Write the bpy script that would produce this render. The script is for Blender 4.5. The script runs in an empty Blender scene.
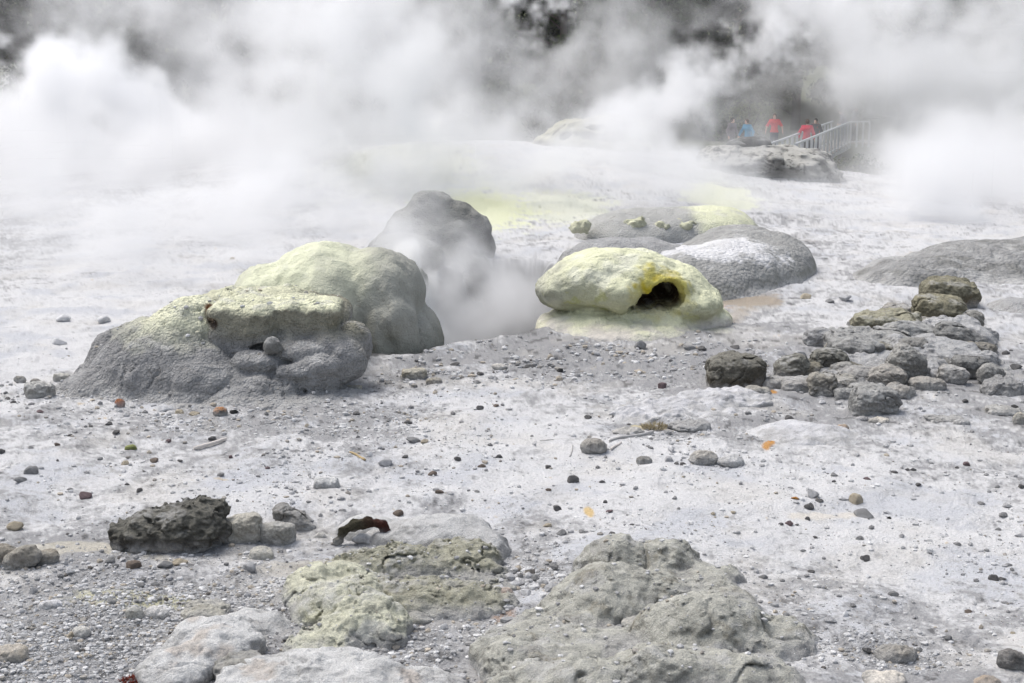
import bpy, math, random
import numpy as np

S = bpy.context.scene
COL = S.collection
rng = np.random.default_rng(7)
random.seed(7)

# ------------------------------------------------------------------ camera model
F, HC, HORIZON = 1500.0, 4.2, 60.0
TH = math.atan((341.5 - HORIZON) / F)
CT, ST = math.cos(TH), math.sin(TH)

def ray(px, py):
    a, b = (px - 512.0) / F, (341.5 - py) / F
    return np.array([a, CT + b * ST, -ST + b * CT])

def at(px, py, Y):
    d = ray(px, py)
    return np.array([0, 0, HC]) + d * (Y / d[1])

def row_dist(py):
    b = (341.5 - py) / F
    return HC * (CT + b * ST) / (ST - b * CT)

# ------------------------------------------------------------------ numpy noise
_perm = rng.permutation(256).astype(np.int32)
_perm = np.concatenate([_perm, _perm, _perm])
_g3 = rng.normal(size=(256, 3)).astype(np.float32)
_g3 /= np.linalg.norm(_g3, axis=1)[:, None]
_a2 = rng.uniform(0, 2 * math.pi, 256)
_g2 = np.stack([np.cos(_a2), np.sin(_a2)], 1).astype(np.float32)

def n3(P):
    P = np.asarray(P, np.float32)
    i = np.floor(P).astype(np.int32)
    f = P - i
    i &= 255
    u = f * f * f * (f * (f * 6 - 15) + 10)
    out = 0
    for dx in (0, 1):
        wx = u[:, 0] if dx else 1 - u[:, 0]
        ax = _perm[i[:, 0] + dx]
        for dy in (0, 1):
            wy = u[:, 1] if dy else 1 - u[:, 1]
            ay = _perm[ax + i[:, 1] + dy]
            for dz in (0, 1):
                wz = u[:, 2] if dz else 1 - u[:, 2]
                g = _g3[_perm[ay + i[:, 2] + dz]]
                dot = g[:, 0] * (f[:, 0] - dx) + g[:, 1] * (f[:, 1] - dy) + g[:, 2] * (f[:, 2] - dz)
                out = out + wx * wy * wz * dot
    return out * 1.6

def n2(P):
    P = np.asarray(P, np.float32)
    i = np.floor(P).astype(np.int32)
    f = P - i
    i &= 255
    u = f * f * f * (f * (f * 6 - 15) + 10)
    out = 0
    for dx in (0, 1):
        wx = u[:, 0] if dx else 1 - u[:, 0]
        ax = _perm[i[:, 0] + dx]
        for dy in (0, 1):
            wy = u[:, 1] if dy else 1 - u[:, 1]
            g = _g2[_perm[ax + i[:, 1] + dy]]
            out = out + wx * wy * (g[:, 0] * (f[:, 0] - dx) + g[:, 1] * (f[:, 1] - dy))
    return out * 1.6

def fbm(P, scale, octaves=4, gain=0.5, off=0.0, ridged=False):
    nz = n3 if P.shape[1] == 3 else n2
    a, s, out = 1.0, scale, 0.0
    for k in range(octaves):
        v = nz(P * s + off + 17.3 * k)
        if ridged:
            v = 1 - 2 * np.abs(v)
        out = out + a * v
        a *= gain
        s *= 2.03
    return out

def smooth(a, b, x):
    t = np.clip((x - a) / (b - a), 0, 1)
    return t * t * (3 - 2 * t)

def mix(a, b, t):
    a, b = np.asarray(a, float), np.asarray(b, float)
    t = np.asarray(t)[..., None]
    return a * (1 - t) + b * t

# ------------------------------------------------------------------ terrain height
CRATER = np.array([(-2.2, 20.7), (-1.45, 21.1), (-.6, 22.1), (.45, 22.9), (1.0, 24.5), (1.2, 28),
                   (.7, 30.3), (-.8, 30.6), (-1.8, 28), (-2.4, 23.5)])
GULLY = np.array([(9.4, 53), (23, 52), (34, 84), (18, 82), (13.6, 71)])

def poly_sd(P, poly):
    d = np.full(len(P), 1e9)
    inside = np.zeros(len(P), bool)
    n = len(poly)
    for i in range(n):
        a, b = poly[i], poly[(i + 1) % n]
        e = b - a
        w = P - a
        t = np.clip((w @ e) / (e @ e), 0, 1)
        d = np.minimum(d, np.linalg.norm(w - t[:, None] * e, axis=1))
        c = ((a[1] > P[:, 1]) != (b[1] > P[:, 1])) & (P[:, 0] < (b[0] - a[0]) * (P[:, 1] - a[1]) / (b[1] - a[1] + 1e-12) + a[0])
        inside ^= c
    return np.where(inside, -d, d)

def ell(P, px, py, rx, ry):
    """soft ellipse of mineral cover on the flat ground"""
    D = row_dist(py)
    c = at(px, py, D)
    ax, ay = rx * D / F, ry * D * D / (HC * F)
    q = ((P[:, 0] - c[0]) / ax) ** 2 + ((P[:, 1] - D) / ay) ** 2
    return np.exp(-q * 1.2)

def H(x, y, detail=True):
    P = np.stack([np.atleast_1d(x), np.atleast_1d(y)], 1).astype(float)
    X, Y = P[:, 0], P[:, 1]
    r = np.hypot(X, Y)
    h = 1.45 * np.exp(-(((X + 1) / 11.0) ** 2) - ((Y - 51) / 11.5) ** 2)
    h = h + 0.25 * np.exp(-(((X - 9) / 7.0) ** 2) - ((Y - 29) / 7) ** 2)
    # shallow step between the near gravel bed and the white flat
    h = h - 0.10 * smooth(0.7, -0.7, Y - 13.6 - 0.5 * n2(P * 0.8)) * smooth(1.5, -0.5, X)
    und = n2(P * 0.45) * 0.05 + n2(P * 1.3 + 9) * 0.028
    h = h + und * smooth(3, 8, r)
    if detail:
        near = smooth(70, 35, r)
        rough = np.clip(0.35 + ell(P, 560, 362, 150, 26) + .8 * ell(P, 720, 440, 90, 30) + .5 * ell(P, 350, 600, 230, 90)
                        + .6 * ell(P, 850, 400, 120, 50) + .6 * ell(P, 300, 400, 110, 20), 0, 1.4)
        lump = n2(P * 3.1 + 3)
        h = h + near * rough * (0.016 * lump + 0.012 * n2(P * 7.3 + 5) + 0.007 * n2(P * 17) + 0.004 * n2(P * 37))
        # shallow crust edges
        c = n2(P * 1.7 + 31) + .4 * n2(P * 5 + 7)
        h = h + near * 0.012 * smooth(0.05, 0.12, c) + near * 0.010 * smooth(-.25, -.2, c)
    wob = 0.18 * n2(P * 1.5 + 50) + .06 * n2(P * 5 + 3)
    sd = poly_sd(P, CRATER) + wob
    h = h - 1.9 * smooth(0.10, -1.25, sd) + 0.07 * np.exp(-((sd - .15) / .3) ** 2)
    sg = poly_sd(P, GULLY)
    h = h - 2.4 * smooth(0.3, -2.6, sg)
    # wooded rise in the far background
    h = h + 0.16 * np.clip(r - 92, 0, 400) * smooth(90, 100, r)
    return h

def ground(px, py):
    """where the line of sight through a pixel meets the ground"""
    d = ray(px, py)
    ts = 6.0 * (130 / 6.0) ** (np.arange(900) / 899.0)
    Q = d[None, :] * (ts / d[1])[:, None]
    hh = H(Q[:, 0], Q[:, 1], False)
    below = (HC + Q[:, 2]) < hh
    k = int(np.argmax(below)) if below.any() else 899
    a, b = ts[max(k - 1, 0)], ts[k]
    for _ in range(2):
        tt = np.linspace(a, b, 24)
        Q = d[None, :] * (tt / d[1])[:, None]
        bl = (HC + Q[:, 2]) < H(Q[:, 0], Q[:, 1])
        k = int(np.argmax(bl)) if bl.any() else 23
        a, b = tt[max(k - 1, 0)], tt[k]
    x, y = d[0] * b / d[1], b
    return np.array([x, y, float(H(x, y)[0])])

# ------------------------------------------------------------------ mesh helpers
def make_mesh(name, V, Fc, smooth_shade=True):
    me = bpy.data.meshes.new(name)
    V = np.asarray(V, np.float32)
    Fc = np.asarray(Fc, np.int32)
    n, k = Fc.shape
    me.vertices.add(len(V)); me.vertices.foreach_set('co', V.ravel())
    me.loops.add(n * k); me.loops.foreach_set('vertex_index', Fc.ravel())
    me.polygons.add(n)
    me.polygons.foreach_set('loop_start', np.arange(0, n * k, k, dtype=np.int32))
    me.polygons.foreach_set('use_smooth', np.full(n, smooth_shade, bool))
    me.update(calc_edges=True)
    return me

def set_col(me, C):
    at_ = me.color_attributes.new('Col', 'FLOAT_COLOR', 'POINT')
    A = np.ones((len(C), 4), np.float32)
    A[:, :3] = np.clip(C, 0.005, 0.95)
    at_.data.foreach_set('color', A.ravel())

def normals(me):
    N = np.empty(len(me.vertices) * 3, np.float32)
    me.vertex_normals.foreach_get('vector', N)
    return N.reshape(-1, 3)

def link(name, me, m, loc=(0, 0, 0), parent=None):
    o = bpy.data.objects.new(name, me)
    COL.objects.link(o)
    if me is not None and m is not None and len(me.materials) == 0:
        me.materials.append(m)
    o.location = [float(v) for v in loc]
    if parent: o.parent = parent
    return o

def tag(o, label=None, cat=None, group=None, kind=None):
    if label: o['label'] = label
    if cat: o['category'] = cat
    if group: o['group'] = group
    if kind: o['kind'] = kind
    return o

def surface_nets(f, lo, hi, h):
    lo, hi = np.asarray(lo, float), np.asarray(hi, float)
    bs = 6
    nb = np.maximum(np.ceil(((hi - lo) / h + 1) / bs).astype(int), 1)
    n = nb * bs
    bx = [lo[i] + h * (bs * np.arange(nb[i]) + (bs - 1) / 2) for i in range(3)]
    Bc = np.stack(np.meshgrid(*bx, indexing='ij'), -1).reshape(-1, 3)
    vb = f(Bc)
    near = np.abs(vb) < h * bs * 1.9 + .03
    loc = np.stack(np.meshgrid(*[h * (np.arange(bs) - (bs - 1) / 2)] * 3, indexing='ij'), -1).reshape(-1, 3)
    vv = np.repeat(vb[:, None], bs ** 3, 1)
    ids = np.argwhere(near)[:, 0]
    for i in range(0, len(ids), 1500):
        j = ids[i:i + 1500]
        vv[j] = f((Bc[j][:, None, :] + loc[None]).reshape(-1, 3)).reshape(len(j), -1)
    v = vv.reshape(nb[0], nb[1], nb[2], bs, bs, bs).transpose(0, 3, 1, 4, 2, 5).reshape(n).copy()
    # keep the outer shell outside
    for a in range(3):
        sl = [slice(None)] * 3
        for e in (0, -1):
            sl[a] = e
            v[tuple(sl)] = np.maximum(v[tuple(sl)], h * 0.2)
    s = v < 0
    c = np.zeros(n - 1, np.int8)
    offs = [(i, j, k) for i in (0, 1) for j in (0, 1) for k in (0, 1)]
    for (i, j, k) in offs:
        c += s[i:n[0] - 1 + i, j:n[1] - 1 + j, k:n[2] - 1 + k]
    act = np.argwhere((c > 0) & (c < 8))
    idx = np.full(n - 1, -1, np.int32)
    idx[act[:, 0], act[:, 1], act[:, 2]] = np.arange(len(act))
    cv = {o: v[act[:, 0] + o[0], act[:, 1] + o[1], act[:, 2] + o[2]] for o in offs}
    pos = np.zeros((len(act), 3)); cnt = np.zeros(len(act))
    for a in offs:
        for d in range(3):
            if a[d] == 0:
                b = list(a); b[d] = 1; b = tuple(b)
                va, vb = cv[a], cv[b]
                m = (va < 0) != (vb < 0)
                t = np.where(m, va / np.where(m, va - vb, 1), 0)
                p = np.array(a, float)[None, :] + t[:, None] * (np.array(b) - np.array(a))[None, :]
                pos += p * m[:, None]; cnt += m
    V = lo + h * (act + pos / np.maximum(cnt, 1)[:, None])
    quads = []
    for d in range(3):
        e1, e2 = (d + 1) % 3, (d + 2) % 3
        sa = [slice(None)] * 3; sb = [slice(None)] * 3
        sa[d] = slice(0, n[d] - 1); sb[d] = slice(1, n[d])
        A, B = s[tuple(sa)], s[tuple(sb)]
        for flip in (False, True):
            E = np.argwhere((A & ~B) if not flip else (~A & B))
            if len(E) == 0: continue
            ok = (E[:, e1] > 0) & (E[:, e2] > 0) & (E[:, e1] < n[e1] - 1) & (E[:, e2] < n[e2] - 1)
            E = E[ok]
            q = []
            for (da, db) in ((-1, -1), (0, -1), (0, 0), (-1, 0)):
                C = E.copy(); C[:, e1] += da; C[:, e2] += db
                q.append(idx[C[:, 0], C[:, 1], C[:, 2]])
            q = np.stack(q, 1)
            quads.append(q[:, ::-1] if flip else q)
    return V, np.concatenate(quads)

# --- signed distances
def sd_ell(P, c, r):
    r = np.asarray(r, float)
    q = (P - c) / r
    k0 = np.linalg.norm(q, axis=1)
    k1 = np.linalg.norm(q / r, axis=1) + 1e-9
    return k0 * (k0 - 1) / k1

def sd_rbox(P, c, b, rad):
    q = np.abs(P - c) - (np.asarray(b) - rad)
    return np.linalg.norm(np.maximum(q, 0), axis=1) + np.minimum(q.max(1), 0) - rad

def sd_cap(P, a, b, ra, rb):
    a, b = np.asarray(a, float), np.asarray(b, float)
    e = b - a
    t = np.clip(((P - a) @ e) / (e @ e + 1e-12), 0, 1)
    return np.linalg.norm(P - a - t[:, None] * e, axis=1) - (ra + (rb - ra) * t)

def smin(a, b, k):
    h = np.clip(0.5 + 0.5 * (b - a) / k, 0, 1)
    return b * (1 - h) + a * h - k * h * (1 - h)

def smax(a, b, k):
    return -smin(-a, -b, k)

# ------------------------------------------------------------------ materials
def nmat(name):
    m = bpy.data.materials.new(name); m.use_nodes = True
    nt = m.node_tree
    b = nt.nodes['Principled BSDF']
    b.inputs['Roughness'].default_value = 0.9
    b.inputs['Specular IOR Level'].default_value = 0.25
    return m, nt, b

def earth(name, speck=60.0, speck_amt=0.25, bump_scale=30.0, bump_dist=0.02, pimple=0.0, pimple_dist=0.02, rough=0.92, crack=0.0, dust=0.0):
    """mineral surface: the Col attribute with fine grain, bump and optional geyserite pimples"""
    m, nt, b = nmat(name)
    L = nt.links.new
    col = nt.nodes.new('ShaderNodeAttribute'); col.attribute_name = 'Col'
    tc = nt.nodes.new('ShaderNodeTexCoord')
    nz = nt.nodes.new('ShaderNodeTexNoise'); nz.inputs['Scale'].default_value = speck
    nz.inputs['Detail'].default_value = 5; nz.inputs['Roughness'].default_value = 0.7
    L(tc.outputs['Object'], nz.inputs['Vector'])
    mr = nt.nodes.new('ShaderNodeMapRange')
    mr.inputs['From Min'].default_value = 0.3; mr.inputs['From Max'].default_value = 0.7
    mr.inputs['To Min'].default_value = 1 - speck_amt; mr.inputs['To Max'].default_value = 1 + speck_amt * 0.6
    L(nz.outputs['Fac'], mr.inputs['Value'])
    mul = nt.nodes.new('ShaderNodeVectorMath'); mul.operation = 'SCALE'
    L(col.outputs['Color'], mul.inputs[0]); L(mr.outputs['Result'], mul.inputs['Scale'])
    L(mul.outputs['Vector'], b.inputs['Base Color'])
    b.inputs['Roughness'].default_value = rough
    n2_ = nt.nodes.new('ShaderNodeTexNoise'); n2_.inputs['Scale'].default_value = bump_scale
    n2_.inputs['Detail'].default_value = 6; n2_.inputs['Roughness'].default_value = 0.65
    L(tc.outputs['Object'], n2_.inputs['Vector'])
    bp = nt.nodes.new('ShaderNodeBump'); bp.inputs['Distance'].default_value = bump_dist; bp.inputs['Strength'].default_value = 1.0
    L(n2_.outputs['Fac'], bp.inputs['Height'])
    last = bp
    if pimple:
        vo = nt.nodes.new('ShaderNodeTexVoronoi'); vo.feature = 'SMOOTH_F1'
        vo.inputs['Scale'].default_value = pimple; vo.inputs['Smoothness'].default_value = 0.4
        wv = nt.nodes.new('ShaderNodeTexNoise'); wv.inputs['Scale'].default_value = pimple * 0.5
        L(tc.outputs['Object'], wv.inputs['Vector'])
        ad = nt.nodes.new('ShaderNodeVectorMath'); ad.operation = 'MULTIPLY_ADD'
        ad.inputs[1].default_value = (0.06, 0.06, 0.06)
        L(wv.outputs['Color'], ad.inputs[0]); L(tc.outputs['Object'], ad.inputs[2])
        L(ad.outputs['Vector'], vo.inputs['Vector'])
        b2 = nt.nodes.new('ShaderNodeBump'); b2.invert = True
        b2.inputs['Distance'].default_value = pimple_dist; b2.inputs['Strength'].default_value = 1.0
        L(vo.outputs['Distance'], b2.inputs['Height']); L(bp.outputs['Normal'], b2.inputs['Normal'])
        last = b2
    L(last.outputs['Normal'], b.inputs['Normal'])
    return m

def plain(name, colr, rough=0.7, metal=0.0, var=0.2, scale=20.0):
    m, nt, b = nmat(name)
    L = nt.links.new
    tc = nt.nodes.new('ShaderNodeTexCoord')
    nz = nt.nodes.new('ShaderNodeTexNoise'); nz.inputs['Scale'].default_value = scale; nz.inputs['Detail'].default_value = 4
    L(tc.outputs['Object'], nz.inputs['Vector'])
    rp = nt.nodes.new('ShaderNodeMix'); rp.data_type = 'RGBA'
    rp.inputs['A'].default_value = tuple(c * (1 - var) for c in colr) + (1,)
    rp.inputs['B'].default_value = tuple(min(c * (1 + var), .95) for c in colr) + (1,)
    L(nz.outputs['Fac'], rp.inputs['Factor']); L(rp.outputs['Result'], b.inputs['Base Color'])
    b.inputs['Roughness'].default_value = rough; b.inputs['Metallic'].default_value = metal
    return m

M_GROUND = earth('sinter_ground', 60, 0.24, 34, 0.026)
M_SINTER = earth('geyserite', 60, 0.26, 26, 0.022, pimple=27, pimple_dist=0.026)
M_PIMPLE = earth('pimpled_geyserite', 50, 0.18, 20, 0.012, pimple=15, pimple_dist=0.03)
M_SMOOTH = earth('sulphur_crust', 40, 0.14, 16, 0.015, pimple=34, pimple_dist=0.010)
M_ROCK = earth('grey_rock', 40, 0.30, 26, 0.04)
M_CRUST = earth('mud_crust', 90, 0.34, 55, 0.03)
M_STONE = earth('loose_stone', 60, 0.25, 45, 0.012)

WHITE = (.64, .64, .645); LILAC = (.515, .53, .565); GREY = (.33, .33, .335); DGREY = (.23, .23, .235)
TAN = (.58, .555, .51); OLIVE = (.33, .32, .25); YEL = (.73, .75, .50); BROWN = (.20, .165, .12); ORANGE = (.55, .27, .06)
# ------------------------------------------------------------------ ground sheet
def build_ground():
    fine = np.arange(-110, 1135, 1.35)
    a_f = np.arctan((fine - 512) / F)
    a_l = np.concatenate([np.linspace(-math.pi, -1.0, 60)[:-1], np.linspace(-1.0, a_f[0], 240)[:-1]])
    a_r = np.concatenate([np.linspace(a_f[-1], 1.0, 240)[1:], np.linspace(1.0, math.pi, 60)[1:-1]])
    ang = np.concatenate([a_l, a_f, a_r])
    ys = np.arange(760, 128, -1.25)
    r = np.concatenate([[0.6, 2, 3.5, 5, 6.2, 7.2, 8, 8.6], HC * F / (ys - HORIZON), 94 * 1.06 ** np.arange(0, 55)])
    R, A = np.meshgrid(r, ang, indexing='ij')
    X, Y = (R * np.sin(A)).ravel(), (R * np.cos(A)).ravel()
    Z = H(X, Y)
    nr, na = R.shape
    V = np.stack([X, Y, Z], 1)
    I = np.arange(nr * na).reshape(nr, na)
    J = np.roll(I, -1, 1)
    Q = np.stack([I[:-1], J[:-1], J[1:], I[1:]], -1).reshape(-1, 4)[:, ::-1]
    me = make_mesh('ground', V, Q)
    # --- mineral colours
    P = V[:, :2]
    f1 = fbm(P, 0.5, 4); f2 = fbm(P, 2.2, 4, .6, 5); f3 = fbm(P, 9, 3, .6, 11)
    Pw = P + 0.35 * np.stack([n2(P * .9 + 3), n2(P * .9 + 40)], 1)
    bias = 0.0
    for (px, py, rx, ry, w) in [
            (620, 470, 160, 55, .75), (900, 520, 180, 110, .55), (560, 400, 160, 14, .4), (235, 500, 75, 22, .8), (480, 440, 110, 35, .25), (480, 380, 60, 14, .5),
            (840, 320, 60, 40, .45), (90, 300, 160, 90, .6), (640, 250, 70, 14, .8), (600, 330, 120, 12, .5), (960, 240, 120, 60, .6), (950, 345, 60, 20, .2),
            (500, 200, 200, 40, .7), (330, 640, 60, 40, .3),
            (600, 362, 140, 24, -.95), (520, 350, 90, 10, -.3), (430, 375, 60, 12, -.35), (330, 410, 130, 30, -.22), (150, 620, 230, 70, -.75), (700, 430, 80, 24, -.5), (760, 300, 90, 24, -.15),
            (120, 440, 130, 40, -.10), (440, 620, 130, 70, -.55), (830, 420, 90, 26, -.35), (880, 360, 130, 50, -.45), (1000, 420, 60, 60, -.1), (30, 390, 60, 20, -.1)]:
        bias = bias + w * ell(Pw, px, py, rx, ry)
    f4 = fbm(P, 22, 2, .6, 19)
    w = smooth(-.34, .34, f1 * .36 + f2 * .36 + f3 * .34 + f4 * .20 + bias)
    C = mix(GREY, WHITE, w)
    lil = smooth(.05, .6, fbm(P, .9, 3, .5, 77) + .15 * f3)
    C = C * (1 - (lil * .75 * w)[:, None]) + np.array(LILAC) * (lil * .75 * w)[:, None]
    tan = smooth(.15, .7, fbm(P, .7, 4, .55, 131))
    C = C * (1 - (.3 * tan)[:, None]) + np.array(TAN) * (.3 * tan)[:, None]
    dk = smooth(.42, .75, fbm(P, 5, 3, .6, 201) + .3 * f3) * (1 - .75 * w)
    C = C * (1 - .55 * dk[:, None])
    # sulphur and iron stains with their own outline
    for (px, py, rx, ry, colr, a) in [
            (470, 228, 70, 16, YEL, .85), (400, 200, 90, 22, YEL, .32), (560, 225, 60, 12, YEL, .4), (720, 215, 40, 10, YEL, .8), (700, 330, 40, 10, (.62, .60, .42), .5),
            (650, 322, 60, 12, (.70, .68, .46), .8), (745, 309, 50, 9, (.36, .31, .25), .95), (720, 322, 25, 7, (.36, .31, .25), .6), (690, 315, 22, 8, (.5, .36, .27), .7),
            (757, 443, 9, 6, ORANGE, .9), (764, 397, 7, 6, ORANGE, .9), (602, 513, 8, 3, (.62, .45, .2), .9), (843, 431, 10, 4, ORANGE, .7), (748, 436, 6, 6, ORANGE, .7),
            (655, 425, 14, 8, (.6, .52, .32), .7), (140, 590, 70, 14, (.55, .53, .32), .6), (500, 605, 22, 18, (.48, .33, .24), .6), (410, 260, 40, 30, DGREY, .3),
            (830, 510, 30, 6, (.66, .6, .5), .5), (925, 270, 30, 6, (.55, .48, .38), .5), (300, 560, 60, 10, (.52, .48, .4), .5), (100, 545, 80, 6, (.6, .56, .46), .6)]:
        k = ell(Pw, px, py, rx, ry)
        k = smooth(.25, .6, k + .18 * f2 + .1 * f3) * a
        C = C * (1 - k[:, None]) + np.array(colr) * k[:, None]
    sd = poly_sd(P, CRATER)
    k = smooth(.12, -.12, sd + .10 * f2)
    C = C * (1 - k[:, None]) + np.array((.12, .12, .12)) * k[:, None]
    # grass and bush litter beyond the sinter terrace
    r_ = np.hypot(P[:, 0], P[:, 1])
    k = smooth(66, 80, r_ + 4 * f1) * smooth(-12, 8, P[:, 0] + .9 * (r_ - 66) - 6)
    k = np.maximum(k, smooth(-.2, -1.4, poly_sd(P, GULLY) + .4 * f2))
    C = C * (1 - k[:, None]) + np.array((.09, .10, .05)) * k[:, None]
    set_col(me, C)
    o = link('ground', me, M_GROUND)
    tag(o, 'pale white and grey sinter ground strewn with grit', kind='structure')

build_ground()

# ------------------------------------------------------------------ mounds and outcrops
def E(px, py, Y, rxp, rym, rzp):
    if Y < 15:
        Y = row_dist(HORIZON + HC * F / Y)
    return ('e', at(px, py, Y), (rxp * Y / F, rym, rzp * Y / F))

def sdf_of(prims, k):
    def f(P):
        d = None
        for p in prims:
            q = sd_ell(P, p[1], p[2]) if p[0] == 'e' else sd_rbox(P, p[1], p[2], p[3])
            d = q if d is None else smin(d, q, k)
        return d
    return f

SPRINKLE = []
def build_solid(name, base, lo, hi, h, color, mat, label, cat, group=None, noises=(), zmin=None, post=None, foot=.75, sprinkle=0):
    amp = sum(abs(n[1]) for n in noises) * 1.8 + 2 * h
    def f(P):
        d = base(P)
        if zmin is not None:
            d = np.maximum(d, zmin - P[:, 2])
        m = np.abs(d) < amp
        if m.any() and noises:
            Q = P[m]; dd = d[m]
            for nz in noises:
                sc, a, oc = nz[:3]
                q = Q * np.asarray(nz[3] if len(nz) > 3 else (1, 1, 1))
                rd = nz[4] if len(nz) > 4 else False
                if rd == 'c':
                    cr = fbm(q, sc, oc, .45, 8.1)
                    dd = dd + a * np.exp(-(cr / .05) ** 2) * smooth(-.25, .15, n3(q * sc * .55 + 4))
                else:
                    dd = dd - a * fbm(q, sc, oc, .5, 3.7, rd)
            d = d.copy(); d[m] = dd
        if post is not None:
            d = post(P, d)
        return d
    V, Q = surface_nets(f, lo, hi, h)
    c = np.array([(lo[0] + hi[0]) / 2, (lo[1] + hi[1]) / 2, 0.0])
    c[2] = float(H(c[0], c[1])[0])
    me = make_mesh(name, V - c, Q)
    N = normals(me)
    C = color(V, N)
    dz = V[:, 2] - H(V[:, 0], V[:, 1], False)
    ff = fbm(V, 5.0, 3, .6, 70)
    ck = np.exp(-(fbm(V, 2.1, 4, .55, 99) / .022) ** 2) * smooth(-.1, .3, fbm(V, .9, 2, .5, 44)) * .45
    C = C * (1 - ck[:, None]) + np.array((.09, .08, .065)) * ck[:, None]      # open hairline cracks
    k = smooth(.13, -.02, dz + .07 * ff - .02) * foot
    dust = smooth(.10, .55, fbm(V, 2.6, 4, .6, 23)) * smooth(.55, .9, N[:, 2]) * foot * .55
    k = np.maximum(k, dust)
    C = C * (1 - k[:, None]) + mix((.40, .395, .385), (.60, .60, .595), smooth(-.5, .5, ff)) * k[:, None]
    set_col(me, C)
    if sprinkle:
        rr = np.random.default_rng(len(V))
        j = np.argwhere((N[:, 2] > .62) & (dz > .01))[:, 0]
        if len(j):
            SPRINKLE.append(V[rr.choice(j, min(int(sprinkle), len(j)), replace=False)])
    o = link(name, me, mat, c)
    tag(o, label, cat, group)
    return o

def bounds(prims, pad):
    lo = np.min([p[1] - np.array(p[2]) for p in prims], 0) - pad
    hi = np.max([p[1] + np.array(p[2]) for p in prims], 0) + pad
    return lo, hi

def mound(name, prims, k, h, color, mat, label, cat='mound', group='sinter mounds', noises=(), post=None, depth=.3, pad=.12, foot=.75, sprinkle=0):
    lo, hi = bounds(prims, pad)
    g = min(float(H(p[1][0], p[1][1])[0]) for p in prims)
    zmin = g - depth
    lo[2] = max(lo[2], zmin - 2 * h)
    return build_solid(name, sdf_of(prims, k), lo, hi, h, color, mat, label, cat, group, noises, zmin, post, foot, sprinkle)

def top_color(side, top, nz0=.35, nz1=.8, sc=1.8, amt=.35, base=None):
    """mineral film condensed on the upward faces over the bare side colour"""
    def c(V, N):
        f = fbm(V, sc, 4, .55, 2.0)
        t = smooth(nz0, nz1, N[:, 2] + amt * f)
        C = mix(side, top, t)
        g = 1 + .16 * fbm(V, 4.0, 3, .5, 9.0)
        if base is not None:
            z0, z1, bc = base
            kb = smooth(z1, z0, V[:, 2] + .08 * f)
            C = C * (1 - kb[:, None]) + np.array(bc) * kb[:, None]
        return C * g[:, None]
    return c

SINN = [(1.6, .05, 2), (6.0, .014, 2)]
G1 = (.27, .27, .265)

# ledge with overhanging lip and bulbous toes
def c_ledge(V, N):
    f = fbm(V, 2.0, 4, .55, 2.0)
    zt = at(275, 309, 19.5)[2]
    t = smooth(.1, .75, N[:, 2] + .25 * f) * smooth(zt - .05, zt + .12, V[:, 2])
    zl = at(275, 340, 19.0)[2]
    C = mix(mix((.30, .30, .30), (.29, .28, .22), smooth(zl - .1, zl + .25, V[:, 2] + .1 * f)), (.75, .75, .55), t)
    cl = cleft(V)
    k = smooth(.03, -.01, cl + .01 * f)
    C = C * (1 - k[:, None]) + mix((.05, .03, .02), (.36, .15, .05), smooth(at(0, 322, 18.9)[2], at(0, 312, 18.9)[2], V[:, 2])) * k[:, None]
    o = smooth(.25, .75, fbm(V, 1.1, 3, .5, 88)) * (1 - t) * smooth(zt - .9, zt, V[:, 2])
    C = C * (1 - .55 * o[:, None]) + np.array((.32, .30, .24)) * .55 * o[:, None]
    return C * (1 + .16 * fbm(V, 5, 3))[:, None]
LOBES = [E(304, 352, 18.95, 34, .3, 13), E(330, 346, 19.1, 22, .3, 17), E(320, 366, 18.7, 22, .24, 12), E(345, 360, 19.0, 24, .3, 22), E(258, 362, 18.8, 28, .25, 11), E(296, 372, 18.6, 20, .2, 10), E(352, 345, 19.4, 20, .3, 26), E(290, 338, 19.15, 16, .2, 9)]
lobes_sd = sdf_of(LOBES, .035)
def cleft(P):
    return sd_cap(P, at(210, 308, 19.3), at(215, 336, 18.7), .04, .055)
def p_ledge(P, d):
    # dark rusty cleft between cone and ledge, hollow under the lip
    d = smax(d, -cleft(P), .04)
    u = sd_ell(P, at(296, 349, 18.95), (.60, .28, .11))
    d = smax(d, -u, .06)
    m = d < .6
    q = lobes_sd(P[m]) - .03 * fbm(P[m], 3.0, 3) - .012 * fbm(P[m], 9, 3)
    d = d.copy(); d[m] = smin(d[m], q, .04)
    return d
mound('sinter_ledge', [('b', at(279, 332, 19.5), (64 * 19.55 / F, .5, 32 * 19.55 / F), .09), ('b', at(247, 336, 19.35), (33 * 19.55 / F, .45, 33 * 19.55 / F), .12), E(252, 312, 20.6, 64, .9, 25), E(310, 312, 20.6, 44, .9, 18),
                       E(225, 388, 19.0, 62, .7, 30), E(180, 402, 18.5, 55, .35, 16), E(262, 392, 18.6, 44, .4, 18), E(240, 402, 18.3, 45, .3, 12), E(300, 376, 18.9, 50, .45, 18), E(262, 398, 18.7, 108, .85, 11), E(205, 408, 18.3, 70, .6, 8)],
      .07, .02, c_ledge, M_SINTER, 'flat-topped grey ledge with a yellow lip in front of the largest smooth mound', 'ledge',
      noises=[(1.8, .05, 2), (5, .03, 4), (15, .008, 2), (3.0, .03, 3, (1, 1, .6), 'c')], post=p_ledge, sprinkle=260)
mound('sinter_stone', [E(272, 345, 18.72, 9, .11, 8), E(275, 348, 18.72, 8, .1, 6)], .05, .014, top_color((.22, .22, .21), (.36, .36, .35)), M_ROCK,
      'small dark knob stone wedged beneath the lip of the yellow topped ledge', 'stone', noises=[(6, .03, 3), (16, .012, 2)])

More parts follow.
